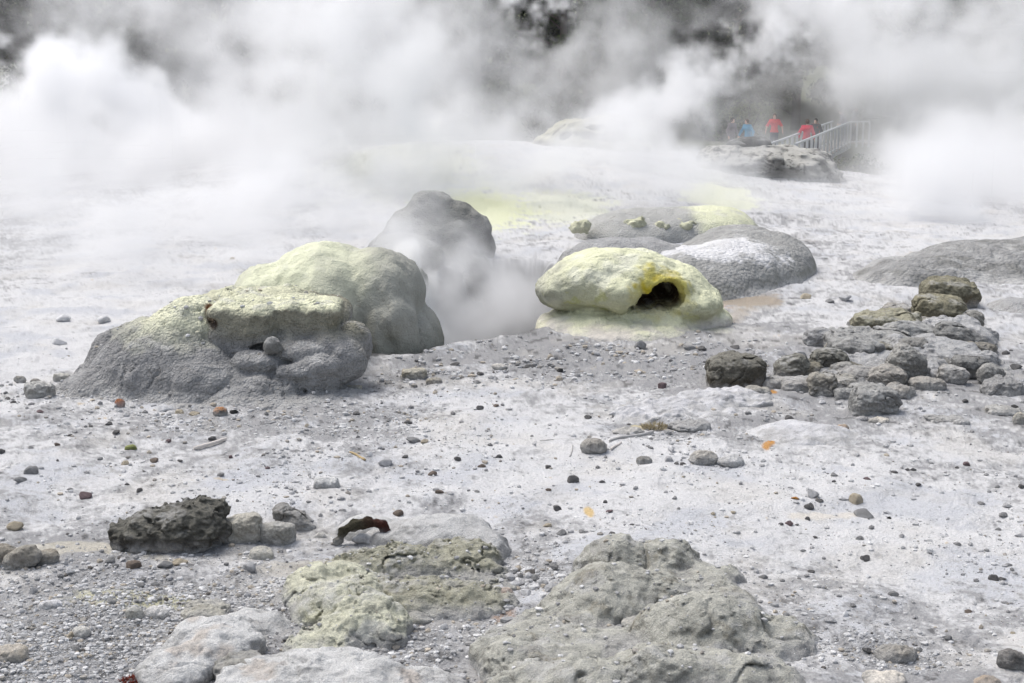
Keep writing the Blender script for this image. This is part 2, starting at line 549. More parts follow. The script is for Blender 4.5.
# low cone at the left with a sulphur dusted top
def c_cone(V, N):
    f = fbm(V, 2.2, 4, .55, 2.0)
    pk = at(188, 306, 19.2)
    d = np.linalg.norm((V - pk) * np.array([.85, .6, 1.7]), axis=1)
    t = smooth(1.05, .3, d + .2 * f) * smooth(-.5, .3, N[:, 2] + .3 * f)
    C = mix((.29, .29, .29), (.76, .76, .57), t)
    w = smooth(.2, .7, fbm(V, 1.3, 3, .5, 40)) * .3
    C = C * (1 - w[:, None]) + np.array((.5, .5, .5)) * w[:, None]
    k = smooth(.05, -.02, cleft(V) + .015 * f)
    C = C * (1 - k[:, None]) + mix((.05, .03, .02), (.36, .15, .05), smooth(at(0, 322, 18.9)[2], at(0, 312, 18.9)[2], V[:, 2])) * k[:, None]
    return C * (1 + .12 * fbm(V, 6, 3))[:, None]
mound('sinter_mound', [E(165, 388, 19.3, 72, .95, 70), E(185, 345, 19.4, 34, .55, 48), E(200, 330, 19.5, 24, .5, 30), E(100, 392, 19.1, 40, .6, 24), E(205, 385, 19.0, 52, .8, 42), E(135, 362, 19.5, 46, .6, 40), E(142, 397, 19.0, 104, 1.25, 11)],
      .22, .022, c_cone, M_SINTER, 'low grey cone-shaped mound with a sulphur yellow top at the left end of the crater', noises=[(1.6, .045, 2), (4.5, .03, 4), (14, .008, 2), (2.6, .03, 3, (1, 1, .6), 'c')], sprinkle=160, post=lambda P, d: smax(d, -cleft(P), .04))

# the large smooth mound beside the crater
def c_big(V, N):
    f = fbm(V, 1.2, 4, .55, 6.0)
    pk = at(285, 262, 22.0)
    d = np.linalg.norm((V - pk) * np.array([.75, .55, 1.1]), axis=1)
    t = smooth(1.25, .2, d + .25 * f)
    C = mix((.42, .42, .36), (.71, .725, .54), t)
    dk = smooth(.3, .8, fbm(V, .9, 3, .5, 64)) * .4
    C = C * (1 - dk[:, None]) + np.array((.33, .33, .29)) * dk[:, None]
    rt = smooth(at(345, 300, 22)[0], at(425, 300, 22)[0], V[:, 0] + .15 * f) * .7
    C = C * (1 - rt[:, None]) + np.array((.34, .34, .315)) * rt[:, None]
    zb = at(330, 345, 21.6)[2]
    k = smooth(zb + .35, zb - .1, V[:, 2] + .1 * f) * .6
    C = C * (1 - k[:, None]) + np.array((.30, .30, .25)) * k[:, None]
    return C * (1 + .08 * fbm(V, 5, 3))[:, None]
mound('sinter_mound', [E(325, 310, 22.4, 68, 1.3, 68), E(378, 300, 22.3, 46, .9, 54), E(272, 302, 22.4, 38, .9, 40), E(352, 345, 21.7, 17, .5, 58), E(378, 350, 21.6, 15, .45, 56), E(392, 318, 21.8, 26, .6, 26),
                       E(403, 345, 21.8, 18, .5, 46), E(394, 290, 24.6, 32, 1.4, 34), E(418, 345, 22.4, 24, .7, 40), E(334, 348, 21.3, 13, .4, 44), E(300, 330, 21.8, 50, .9, 50)],
      .09, .03, c_big, M_SMOOTH, 'largest smooth mound, yellowish green with folded flanks, on the left rim of the steaming crater', noises=[(1.0, .07, 2), (3.0, .05, 4, (1, 1, .4)), (9, .010, 3)], foot=.3)

# dark crag behind the crater
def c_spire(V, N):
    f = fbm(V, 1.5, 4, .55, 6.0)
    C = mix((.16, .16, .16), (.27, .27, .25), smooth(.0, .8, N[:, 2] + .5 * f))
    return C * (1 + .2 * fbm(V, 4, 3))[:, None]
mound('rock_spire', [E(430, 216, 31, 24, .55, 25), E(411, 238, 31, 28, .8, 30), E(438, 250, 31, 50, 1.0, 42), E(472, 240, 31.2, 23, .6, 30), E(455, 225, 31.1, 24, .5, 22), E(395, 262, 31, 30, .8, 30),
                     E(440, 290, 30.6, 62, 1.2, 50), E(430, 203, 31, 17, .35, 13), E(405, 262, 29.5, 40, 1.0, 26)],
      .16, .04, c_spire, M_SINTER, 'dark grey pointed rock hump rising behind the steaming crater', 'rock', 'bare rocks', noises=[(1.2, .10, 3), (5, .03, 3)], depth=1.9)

# the sulphur mound with a cave
YS = 23.6
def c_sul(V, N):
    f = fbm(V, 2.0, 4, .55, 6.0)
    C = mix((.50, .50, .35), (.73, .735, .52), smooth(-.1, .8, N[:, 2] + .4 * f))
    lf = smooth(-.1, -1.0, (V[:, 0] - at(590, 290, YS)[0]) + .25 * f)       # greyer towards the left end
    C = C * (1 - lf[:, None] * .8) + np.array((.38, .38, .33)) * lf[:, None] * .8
    wh = smooth(.15, .5, fbm(V, 1.7, 3, .5, 33)) * .5
    C = C * (1 - wh[:, None]) + np.array((.82, .82, .70)) * wh[:, None]
    gr = smooth(.2, .6, fbm(V, 2.6, 4, .6, 55)) * smooth(.5, -.1, N[:, 2]) * .6
    C = C * (1 - gr[:, None]) + np.array((.42, .43, .16)) * gr[:, None]
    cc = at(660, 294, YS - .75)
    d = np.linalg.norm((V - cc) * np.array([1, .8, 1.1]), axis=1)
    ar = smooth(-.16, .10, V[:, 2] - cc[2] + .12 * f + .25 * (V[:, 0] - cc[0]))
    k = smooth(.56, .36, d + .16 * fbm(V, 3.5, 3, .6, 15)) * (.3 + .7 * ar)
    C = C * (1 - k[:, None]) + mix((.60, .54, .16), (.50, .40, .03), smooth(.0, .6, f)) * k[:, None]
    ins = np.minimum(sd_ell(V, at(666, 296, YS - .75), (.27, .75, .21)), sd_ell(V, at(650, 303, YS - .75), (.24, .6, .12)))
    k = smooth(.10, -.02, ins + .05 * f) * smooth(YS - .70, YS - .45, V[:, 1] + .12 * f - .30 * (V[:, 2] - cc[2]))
    C = C * (1 - k[:, None]) + np.array((.035, .022, .01)) * k[:, None]  # darkness of the cave painted into the colour, black behind the mouth
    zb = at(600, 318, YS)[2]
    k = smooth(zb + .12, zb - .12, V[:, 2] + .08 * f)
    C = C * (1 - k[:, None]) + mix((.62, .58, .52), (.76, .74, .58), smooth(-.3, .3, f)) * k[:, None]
    return C * (1 + .08 * fbm(V, 6, 3))[:, None]
def p_sul(P, d):
    rg = .07 * fbm(P, 3.0, 4, .6, 3)
    c = np.minimum(sd_ell(P, at(666, 296, YS - .75), (.27, .75, .21)), sd_ell(P, at(650, 303, YS - .75), (.24, .6, .12))) + rg
    c = np.minimum(c, sd_ell(P, at(632, 309, YS - .85), (.06, .25, .05)))
    c = np.maximum(c, (at(650, 313, YS - .8)[2] + .03 * fbm(P, 6, 2)) - P[:, 2])
    d = smax(d, -c, .05)
    u = sd_ell(P, at(568, 311, YS - .8), (.60, .35, .06))       # undercut below the left end
    return smax(d, -u, .08)
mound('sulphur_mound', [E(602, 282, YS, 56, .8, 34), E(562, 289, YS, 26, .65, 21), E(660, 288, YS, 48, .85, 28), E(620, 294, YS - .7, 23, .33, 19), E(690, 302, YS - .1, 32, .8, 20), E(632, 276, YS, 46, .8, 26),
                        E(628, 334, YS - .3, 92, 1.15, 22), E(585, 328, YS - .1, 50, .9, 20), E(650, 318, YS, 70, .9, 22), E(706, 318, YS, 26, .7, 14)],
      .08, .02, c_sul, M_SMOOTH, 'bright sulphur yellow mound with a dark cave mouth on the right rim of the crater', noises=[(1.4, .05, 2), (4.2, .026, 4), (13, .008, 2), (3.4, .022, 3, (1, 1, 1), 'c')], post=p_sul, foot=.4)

# grey mounds behind the sulphur mound
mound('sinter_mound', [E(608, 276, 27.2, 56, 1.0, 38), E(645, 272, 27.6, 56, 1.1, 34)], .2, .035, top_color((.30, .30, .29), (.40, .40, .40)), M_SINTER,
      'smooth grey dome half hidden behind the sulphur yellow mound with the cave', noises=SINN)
def c_long(V, N):
    f = fbm(V, 1.6, 4, .6, 2.0)
    C = mix((.25, .25, .22), (.32, .32, .31), smooth(.1, .8, N[:, 2] + .3 * f))
    c0 = at(680, 255, 27.8)
    q = ((V[:, 0] - c0[0] - .25) / 1.65) ** 2 + ((V[:, 1] - c0[1] + .3) / 1.1) ** 2
    k = smooth(1.1, .55, q + .45 * f + .25 * fbm(V, 9, 2)) * smooth(.5, .75, N[:, 2])
    C = C * (1 - k[:, None]) + np.array((.66, .66, .67)) * k[:, None]
    zb = .04
    k = smooth(.22, .02, V[:, 2] + .1 * f) * .0
    ol = smooth(.2, -1.2, V[:, 0] - at(735, 290, 26.5)[0] + .2 * f) * smooth(.7, .2, N[:, 2]) * .7
    C = C * (1 - ol[:, None]) + np.array((.36, .36, .22)) * ol[:, None]
    return C * (1 + .15 * fbm(V, 5, 3))[:, None]
mound('sinter_mound', [E(690, 290, 26.9, 66, 1.4, 40), E(735, 280, 27.8, 62, 1.4, 40), E(768, 268, 28.8, 46, 1.5, 34), E(735, 262, 29.4, 62, 1.5, 32), E(655, 272, 27.9, 50, 1.2, 28), E(740, 240, 31, 38, 1.0, 14), E(725, 302, 26.8, 92, 1.7, 12), E(640, 285, 27.2, 90, 1.5, 20)],
      .3, .03, c_long, M_PIMPLE, 'long pimpled grey mound with a white dusted top to the right of the sulphur mound', noises=[(1.2, .05, 2), (5.5, .012, 2)])
mound('sinter_mound', [E(820, 266, 33, 30, 1.0, 20), E(838, 268, 33, 18, .8, 10)], .2, .045, top_color((.28, .28, .28), (.36, .36, .36)), M_SINTER,
      'small grey dome just behind the right end of the long pimpled mound', noises=SINN)
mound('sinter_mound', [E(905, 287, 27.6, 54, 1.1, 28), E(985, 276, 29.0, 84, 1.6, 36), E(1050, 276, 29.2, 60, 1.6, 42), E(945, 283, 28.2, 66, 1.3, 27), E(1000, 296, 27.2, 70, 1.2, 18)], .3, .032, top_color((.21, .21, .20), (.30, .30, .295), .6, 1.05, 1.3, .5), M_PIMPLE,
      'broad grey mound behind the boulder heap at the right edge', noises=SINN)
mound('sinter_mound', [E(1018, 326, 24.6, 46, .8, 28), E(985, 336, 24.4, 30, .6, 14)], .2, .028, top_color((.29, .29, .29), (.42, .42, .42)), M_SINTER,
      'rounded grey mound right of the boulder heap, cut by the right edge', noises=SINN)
def c_lowback(V, N):
    f = fbm(V, .9, 4, .55, 6.0)
    c0 = at(720, 215, 34.5)
    q = ((V[:, 0] - c0[0]) / .85) ** 2 + ((V[:, 1] - c0[1]) / 1.6) ** 2
    C = mix((.46, .46, .44), (.76, .77, .56), smooth(1.3, .4, q + .4 * f))
    return C * (1 + .1 * fbm(V, 4, 3))[:, None]
mound('sinter_mound', [E(635, 240, 34.5, 62, 1.5, 30), E(690, 238, 34.5, 60, 1.4, 30), E(728, 236, 34.6, 32, 1.2, 26)], .4, .055, c_lowback, M_SINTER,
      'low wide mound on the terrace with a lemon yellow patch at its right end', noises=SINN)
for (px, py, rx, rz, lab) in [(583, 226, 9, 6, 'pale stone alone at the left of the row on the back terrace'), (637, 224, 10, 6, 'roundest pale yellow stone in the row on the back terrace'),
                              (662, 228, 11, 6, 'knobbly pale yellow stone in the middle of the row on the back terrace'), (687, 225, 9, 5, 'pale yellow stone at the right end of the row on the back terrace')]:
    mound('sinter_stone', [E(px, py, 33.5, rx, .22, rz), E(px - rx * .5, py + 3, 33.5, rx * .6, .2, rz * .7)], .06, .024, top_color((.5, .5, .38), (.66, .66, .48)), M_ROCK, lab, 'stone', 'pale stones on the back terrace', noises=[(3.5, .10, 4), (12, .03, 2)])

# crest rocks
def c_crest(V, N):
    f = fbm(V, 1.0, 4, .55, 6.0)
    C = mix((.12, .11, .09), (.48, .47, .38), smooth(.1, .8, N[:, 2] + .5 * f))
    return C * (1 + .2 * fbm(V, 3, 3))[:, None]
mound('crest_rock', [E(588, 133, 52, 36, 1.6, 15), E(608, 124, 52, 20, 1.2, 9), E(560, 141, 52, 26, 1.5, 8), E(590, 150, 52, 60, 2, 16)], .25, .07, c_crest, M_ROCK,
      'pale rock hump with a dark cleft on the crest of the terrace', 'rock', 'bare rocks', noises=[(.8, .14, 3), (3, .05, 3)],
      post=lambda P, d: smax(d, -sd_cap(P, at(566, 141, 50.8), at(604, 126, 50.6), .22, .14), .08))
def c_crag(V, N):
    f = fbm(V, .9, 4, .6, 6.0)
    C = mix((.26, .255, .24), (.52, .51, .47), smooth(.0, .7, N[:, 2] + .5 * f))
    lay = fbm(V * np.array([.5, .5, 2.6]) + V[:, :1] * np.array([[0, 0, 1.0]]), 1.0, 4, .6, 9.0)
    k = np.maximum(np.exp(-(lay / .09) ** 2) * smooth(-.3, .2, fbm(V, 1.1, 2, .5, 60)), np.exp(-(fbm(V, 1.7, 3, .5, 71) / .05) ** 2) * .8)
    C = C * (1 - k[:, None]) + np.array((.04, .038, .035)) * k[:, None]
    return C
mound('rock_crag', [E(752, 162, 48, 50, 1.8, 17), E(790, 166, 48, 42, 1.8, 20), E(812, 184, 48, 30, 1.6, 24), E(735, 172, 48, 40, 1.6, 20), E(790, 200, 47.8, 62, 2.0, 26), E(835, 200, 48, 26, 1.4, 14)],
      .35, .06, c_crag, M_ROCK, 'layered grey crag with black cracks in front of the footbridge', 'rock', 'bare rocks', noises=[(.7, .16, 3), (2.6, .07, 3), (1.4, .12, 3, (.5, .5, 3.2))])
for (px, py, rx, rz, lab) in [(738, 145, 12, 5, 'small dark rock at the left end of the layered crag top'), (752, 143, 17, 6, 'long dark rock lying on top of the layered crag')]:
    mound('dark_rock', [E(px, py, 48.6, rx, .5, rz), E(px + rx * .4, py + 2, 48.6, rx * .7, .5, rz * .7), E(px, py + 9, 48.6, rx, .5, 9)], .12, .05, top_color((.08, .08, .075), (.14, .14, .13)), M_ROCK, lab, 'rock', 'dark rocks on the crag', noises=[(1.5, .12, 3)])

# ------------------------------------------------------------------ near outcrops
CRK = [(1.3, .08, 3), (4.2, .035, 4), (14, .014, 3), (1.9, .03, 2, (1, 1, 1.0), 'c'), (5.5, .016, 3, (1, 1, 1.6), 'c')]
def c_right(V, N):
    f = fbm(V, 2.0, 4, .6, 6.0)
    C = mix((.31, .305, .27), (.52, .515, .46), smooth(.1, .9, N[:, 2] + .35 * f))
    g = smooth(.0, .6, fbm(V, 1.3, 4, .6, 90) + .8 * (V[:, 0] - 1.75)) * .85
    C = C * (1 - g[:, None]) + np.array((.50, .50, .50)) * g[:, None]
    b = smooth(.35, .8, fbm(V, 3.0, 4, .6, 120)) * .5
    C = C * (1 - b[:, None]) + np.array((.21, .185, .13)) * b[:, None]
    return C * (1 + .22 * fbm(V, 11, 3, .6))[:, None]
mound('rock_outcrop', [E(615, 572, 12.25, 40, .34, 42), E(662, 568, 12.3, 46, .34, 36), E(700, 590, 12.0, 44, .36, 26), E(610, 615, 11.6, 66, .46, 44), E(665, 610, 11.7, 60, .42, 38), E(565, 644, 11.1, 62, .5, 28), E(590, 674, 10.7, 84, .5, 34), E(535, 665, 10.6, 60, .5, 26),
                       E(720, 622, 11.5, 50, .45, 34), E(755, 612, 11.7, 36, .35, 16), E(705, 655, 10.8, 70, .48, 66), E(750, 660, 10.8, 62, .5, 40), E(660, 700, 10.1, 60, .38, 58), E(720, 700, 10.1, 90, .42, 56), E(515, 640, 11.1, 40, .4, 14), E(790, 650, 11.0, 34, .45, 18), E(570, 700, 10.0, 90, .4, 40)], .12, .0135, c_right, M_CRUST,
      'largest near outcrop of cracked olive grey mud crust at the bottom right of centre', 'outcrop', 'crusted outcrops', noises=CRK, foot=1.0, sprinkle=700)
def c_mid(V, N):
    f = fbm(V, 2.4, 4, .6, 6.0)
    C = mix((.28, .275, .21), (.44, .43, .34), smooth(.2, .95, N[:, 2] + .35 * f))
    b = smooth(.3, .8, fbm(V, 3.0, 4, .6, 120)) * .6
    C = C * (1 - b[:, None]) + np.array((.50, .49, .46)) * b[:, None]
    return C * (1 + .24 * fbm(V, 11, 3, .6))[:, None]
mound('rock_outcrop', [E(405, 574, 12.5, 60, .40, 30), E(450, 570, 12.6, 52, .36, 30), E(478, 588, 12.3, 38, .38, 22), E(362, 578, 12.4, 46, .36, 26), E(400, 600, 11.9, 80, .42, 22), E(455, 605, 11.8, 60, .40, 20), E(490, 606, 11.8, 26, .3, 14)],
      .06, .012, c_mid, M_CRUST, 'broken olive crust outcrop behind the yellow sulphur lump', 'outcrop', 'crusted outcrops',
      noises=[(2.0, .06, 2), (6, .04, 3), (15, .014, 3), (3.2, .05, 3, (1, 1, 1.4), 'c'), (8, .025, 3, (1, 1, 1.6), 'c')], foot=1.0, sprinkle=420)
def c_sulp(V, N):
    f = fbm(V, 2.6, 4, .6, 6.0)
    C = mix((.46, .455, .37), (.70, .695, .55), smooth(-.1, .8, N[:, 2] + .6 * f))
    k = smooth(.1, .6, fbm(V, 2.2, 3, .6, 77)) * .7
    C = C * (1 - k[:, None]) + np.array((.70, .70, .66)) * k[:, None]
    cc = at(352, 640, 11.0)
    k = smooth(.42, .1, np.linalg.norm(V - cc, axis=1) + .1 * f)
    C = C * (1 - .8 * k[:, None]) + np.array((.78, .76, .42)) * .8 * k[:, None]
    cc = at(314, 640, 10.9)
    k = smooth(.10, .05, np.linalg.norm(V - cc, axis=1))
    C = C * (1 - .85 * k[:, None]) + np.array((.10, .06, .03)) * .85 * k[:, None]
    return C * (1 + .16 * fbm(V, 10, 3, .6))[:, None]
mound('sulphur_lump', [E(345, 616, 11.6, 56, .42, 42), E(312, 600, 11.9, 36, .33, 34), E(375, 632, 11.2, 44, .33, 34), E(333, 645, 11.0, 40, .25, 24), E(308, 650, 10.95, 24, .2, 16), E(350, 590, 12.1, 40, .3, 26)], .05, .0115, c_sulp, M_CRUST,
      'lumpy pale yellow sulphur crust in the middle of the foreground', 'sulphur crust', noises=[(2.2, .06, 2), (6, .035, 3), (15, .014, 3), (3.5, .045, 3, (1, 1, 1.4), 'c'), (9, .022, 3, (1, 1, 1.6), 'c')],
      foot=.9, sprinkle=160, post=lambda P, d: smax(d, -sd_ell(P, at(314, 643, 10.85), (.055, .12, .05)), .02))
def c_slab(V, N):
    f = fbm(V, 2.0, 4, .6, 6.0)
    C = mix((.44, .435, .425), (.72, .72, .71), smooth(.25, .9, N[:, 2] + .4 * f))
    k = smooth(.3, .7, fbm(V, 2.4, 3, .6, 47)) * .5
    C = C * (1 - k[:, None]) + np.array((.55, .46, .38)) * k[:, None]
    return C * (1 + .14 * fbm(V, 9, 3, .6))[:, None]
SLN = [(1.6, .05, 3), (4.5, .03, 4), (9, .014, 3), (16, .009, 2), (2.2, .022, 2, (1, 1, .5), 'c')]
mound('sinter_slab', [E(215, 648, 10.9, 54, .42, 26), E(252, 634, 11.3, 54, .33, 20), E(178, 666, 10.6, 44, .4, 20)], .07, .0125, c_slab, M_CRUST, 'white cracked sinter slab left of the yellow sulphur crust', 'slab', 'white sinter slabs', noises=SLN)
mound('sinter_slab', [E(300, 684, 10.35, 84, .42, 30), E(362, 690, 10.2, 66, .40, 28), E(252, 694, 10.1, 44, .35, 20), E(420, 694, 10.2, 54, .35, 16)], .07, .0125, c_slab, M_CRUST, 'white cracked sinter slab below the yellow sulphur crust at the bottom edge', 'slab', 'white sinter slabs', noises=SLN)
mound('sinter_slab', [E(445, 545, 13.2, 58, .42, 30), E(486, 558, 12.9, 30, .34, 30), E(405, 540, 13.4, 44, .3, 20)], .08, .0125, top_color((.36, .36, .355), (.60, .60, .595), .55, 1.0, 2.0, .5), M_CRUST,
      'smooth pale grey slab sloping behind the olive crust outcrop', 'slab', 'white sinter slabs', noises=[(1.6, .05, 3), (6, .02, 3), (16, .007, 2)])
mound('mud_mound', [E(400, 612, 11.7, 26, .3, 10), E(405, 614, 11.6, 40, .25, 8)], .05, .012, top_color((.36, .35, .29), (.48, .47, .42)), M_CRUST, 'low rounded mud swelling between the yellow crust and the rusty gravel', 'mud swelling', noises=[(3, .03, 3), (12, .01, 3)])
mound('mud_mound', [E(660, 412, 17.9, 50, .6, 9), E(700, 418, 17.6, 50, .5, 10), E(640, 420, 17.5, 30, .4, 8), E(725, 402, 18.3, 50, .5, 12)], .12, .018, top_color((.42, .42, .43), (.60, .60, .62)), M_GROUND, 'low lumpy pale grey swelling below the square dark boulder', 'mud swelling', noises=[(3, .05, 3), (10, .022, 3)])
mound('mud_mound', [E(800, 442, 16.6, 62, .55, 18), E(840, 450, 16.3, 50, .4, 12)], .15, .018, top_color((.46, .46, .47), (.62, .62, .64)), M_GROUND, 'smooth pale grey swelling with an orange stain at its left, below the boulder heap', 'mud swelling', noises=[(2.5, .035, 3), (10, .01, 3)])

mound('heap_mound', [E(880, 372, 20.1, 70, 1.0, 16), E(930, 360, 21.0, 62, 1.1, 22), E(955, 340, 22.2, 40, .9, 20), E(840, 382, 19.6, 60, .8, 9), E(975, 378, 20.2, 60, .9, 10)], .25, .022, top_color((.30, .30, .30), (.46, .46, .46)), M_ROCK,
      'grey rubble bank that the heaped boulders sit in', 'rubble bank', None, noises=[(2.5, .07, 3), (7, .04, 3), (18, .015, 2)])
# ------------------------------------------------------------------ boulders and rocks
def boulder(px, py, rx, rz, lab, tone=(.20, .195, .18), top=(.33, .33, .31), cat='boulder', group='heaped boulders', name='boulder', depth=.8, noises=None, box=0.0, mat=None, base=None, tilt=0.0, dy=0.0):
    g = ground(px, py + rz * .72)
    Y = g[1] + depth * rx * g[1] / F * .55 + dy
    c = at(px, py, Y)
    r = np.array([rx * Y / F, depth * rx * Y / F, rz * Y / F])
    off = float((px * 12.9 + py * 7.7) % 37)
    ct, st_ = math.cos(tilt), math.sin(tilt)
    def f(P):
        Q = P - c
        Q = np.stack([Q[:, 0] * ct + Q[:, 2] * st_, Q[:, 1], -Q[:, 0] * st_ + Q[:, 2] * ct], 1)
        d = sd_ell(Q, 0, r * 1.04)
        if box:
            d = d * (1 - box) + box * sd_rbox(Q, 0, r * .93, min(r) * .45)
        return d
    s = r[0]
    if noises is None:
        noises = [(.55 / s, .17 * s, 2), (1.2 / s, .05 * s, 2, 0, True), (2.6 / s, .06 * s, 3), (8 / s, .022 * s, 3), (.9 / s, .10 * s, 2, 0, 'c')]
    nz = [(n[0], n[1], n[2], (1, 1, 1.4)) + tuple(n[4:]) for n in noises]
    h = max(.0095, Y / F * .85)
    mx = max(r[0], r[2]) if tilt else 0
    ex = np.array([max(r[0], mx), r[1], max(r[2], mx)]) * 1.1 + .28 * s
    zb = g[2] - .12
    lo, hi = c - ex, c + ex
    lo[2] = max(lo[2], zb - 2 * h)
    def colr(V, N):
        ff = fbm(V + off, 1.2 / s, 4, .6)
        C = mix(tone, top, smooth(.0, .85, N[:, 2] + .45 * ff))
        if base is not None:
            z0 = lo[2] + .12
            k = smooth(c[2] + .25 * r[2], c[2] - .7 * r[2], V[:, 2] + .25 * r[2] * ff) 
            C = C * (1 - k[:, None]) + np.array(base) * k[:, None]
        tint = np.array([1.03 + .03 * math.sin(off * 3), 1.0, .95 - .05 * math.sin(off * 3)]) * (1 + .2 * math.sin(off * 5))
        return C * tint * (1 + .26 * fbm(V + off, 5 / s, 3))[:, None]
    # shift noise per boulder
    def base_(P): return f(P)
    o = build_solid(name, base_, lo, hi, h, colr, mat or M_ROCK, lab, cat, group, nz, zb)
    return o

DK = dict(tone=(.115, .11, .095), top=(.25, .245, .215))
MD = dict(tone=(.18, .18, .175), top=(.33, .33, .32))
PL = dict(tone=(.25, .25, .25), top=(.43, .43, .43))
OL = dict(tone=(.17, .165, .13), top=(.31, .305, .24))
HEAP = [
    (735, 374, 30, 19, 'square dark brown boulder standing apart at the left end of the heap', dict(DK, box=.6, base=(.09, .075, .05), depth=.8)),
    (793, 369, 18, 14, 'dark egg-shaped boulder leaning right, second from the left of the heap', dict(DK, tilt=.35, base=(.08, .07, .05))),
    (948, 294, 29, 17, 'olive topped boulder crowning the heap', dict(OL, box=.45, base=(.15, .12, .08), depth=.9)),
    (940, 313, 23, 15, 'smooth pale olive boulder directly under the topmost one', dict(OL, box=.2, dy=-.2)),
    (875, 402, 25, 17, 'furrowed grey boulder lying lowest at the front of the heap', dict(MD, box=.4)),
    (889, 326, 30, 10, 'long flat olive grey boulder left of the pale olive one', dict(OL, box=.4)),
    (912, 336, 26, 13, 'flat-topped boulder just under the long olive grey one', dict(MD, box=.4, tilt=-.2)),
    (868, 344, 38, 10, 'widest flat slab across the middle left of the heap', dict(MD, box=.6)),
    (857, 352, 25, 14, 'rounded grey boulder under the widest flat slab', dict(MD, box=.3)),
    (829, 364, 17, 14, 'dark hollow-sided boulder right of the leaning egg-shaped one', dict(DK, box=.3)),
    (905, 368, 18, 18, 'upright rough grey boulder in the middle of the heap', dict(MD, tilt=-.5)),
    (866, 366, 21, 6, 'thin grey slab jutting from beneath the rounded boulder', dict(MD, box=.5)),
    (862, 378, 22, 8, 'broad low grey boulder beneath the thin slab', dict(PL, box=.3)),
    (888, 379, 16, 11, 'round pale grey boulder against the foot of the upright one', dict(PL)),
    (914, 351, 15, 11, 'small rounded boulder at the shoulder of the upright one', dict(MD)),
    (960, 341, 23, 13, 'large rough grey boulder at the right flank of the heap', dict(MD, tilt=-.25)),
    (948, 354, 20, 6, 'long low boulder below the large right flank boulder', dict(MD, box=.3)),
    (928, 325, 18, 8, 'grey boulder squeezed between the pale olive and flat-topped ones', dict(MD)),
    (944, 366, 14, 8, 'lump-shaped boulder below the long low one', dict(MD)),
    (953, 376, 14, 10, 'rounded grey boulder at the lower right of the heap', dict(PL)),
    (971, 369, 17, 12, 'brownish grey knobby boulder at the lower right of the heap', dict(MD)),
    (992, 376, 12, 10, 'small knobby boulder right of the brownish grey one', dict(MD)),
    (1002, 388, 19, 9, 'pale low boulder at the rightmost lower corner of the heap', dict(PL)),
    (985, 361, 13, 8, 'half-buried pale boulder right of the heap', dict(PL)),
    (820, 339, 15, 9, 'pale grey boulder alone behind the left part of the heap', dict(PL)),
    (822, 386, 14, 11, 'blocky grey stone in front of the hollow-sided boulder', dict(MD, box=.6)),
    (803, 385, 20, 8, 'low pale boulder in front of the leaning egg-shaped one', dict(PL)),
    (846, 394, 11, 6, 'small dark boulder touching the left of the furrowed one', dict(MD)),
    (969, 322, 14, 11, 'crumbly grey boulder right of the topmost one', dict(MD)),
    (901, 312, 16, 6, 'flat pale grey boulder left of the topmost one', dict(PL)),
    (858, 324, 10, 4, 'small flat grey boulder on white ground behind the heap', dict(PL)),
    (840, 372, 12, 9, 'wedge-shaped grey boulder under the hollow-sided one', dict(MD, box=.4)),
    (880, 354, 14, 10, 'grey boulder with a notch between slab and upright boulder', dict(DK)),
    (930, 348, 13, 8, 'dusty grey boulder in the centre right of the heap', dict(MD)),
    (926, 385, 16, 6, 'dusty low mound-like boulder below the centre of the heap', dict(PL)),
    (845, 352, 20, 9, 'squat boulder at the left shoulder of the widest flat slab', dict(MD)),
    (838, 384, 16, 8, 'low wedge of grey rock left of the broad low boulder', dict(MD, box=.5)),
    (868, 391, 17, 6, 'thin plate of grey rock just behind the furrowed boulder', dict(MD, box=.6)),
    (900, 392, 14, 6, 'small grey rock at the right shoulder of the furrowed boulder', dict(PL)),
    (917, 374, 12, 8, 'grey rock snug against the right of the upright boulder', dict(MD)),
    (936, 337, 13, 7, 'dark grey rock between the flat-topped and right flank boulders', dict(DK)),
    (977, 350, 16, 7, 'low grey rock at the outer right flank of the heap', dict(MD)),
    (893, 343, 16, 8, 'dark grey rock filling the gap under the long olive grey boulder', dict(DK, box=.5)),
    (852, 371, 12, 7, 'dark stone in the crevice under the thin slab', dict(DK)),
    (880, 366, 12, 8, 'grey stone bridging thin slab and upright boulder', dict(MD)),
    (958, 328, 14, 9, 'grey rock below and right of the pale olive boulder', dict(MD)),
    (812, 372, 11, 8, 'small dark rock between the egg-shaped and hollow-sided boulders', dict(DK)),
    (775, 384, 12, 6, 'flat grey stone on the ground right of the square boulder', dict(PL)),
    (758, 392, 12, 5, 'flat grey stone under the right corner of the square boulder', dict(MD)),
]
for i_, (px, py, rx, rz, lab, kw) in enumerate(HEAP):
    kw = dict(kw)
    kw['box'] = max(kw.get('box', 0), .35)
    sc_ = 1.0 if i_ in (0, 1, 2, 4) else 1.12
    boulder(px, py, rx * sc_, rz * sc_, lab, **kw)

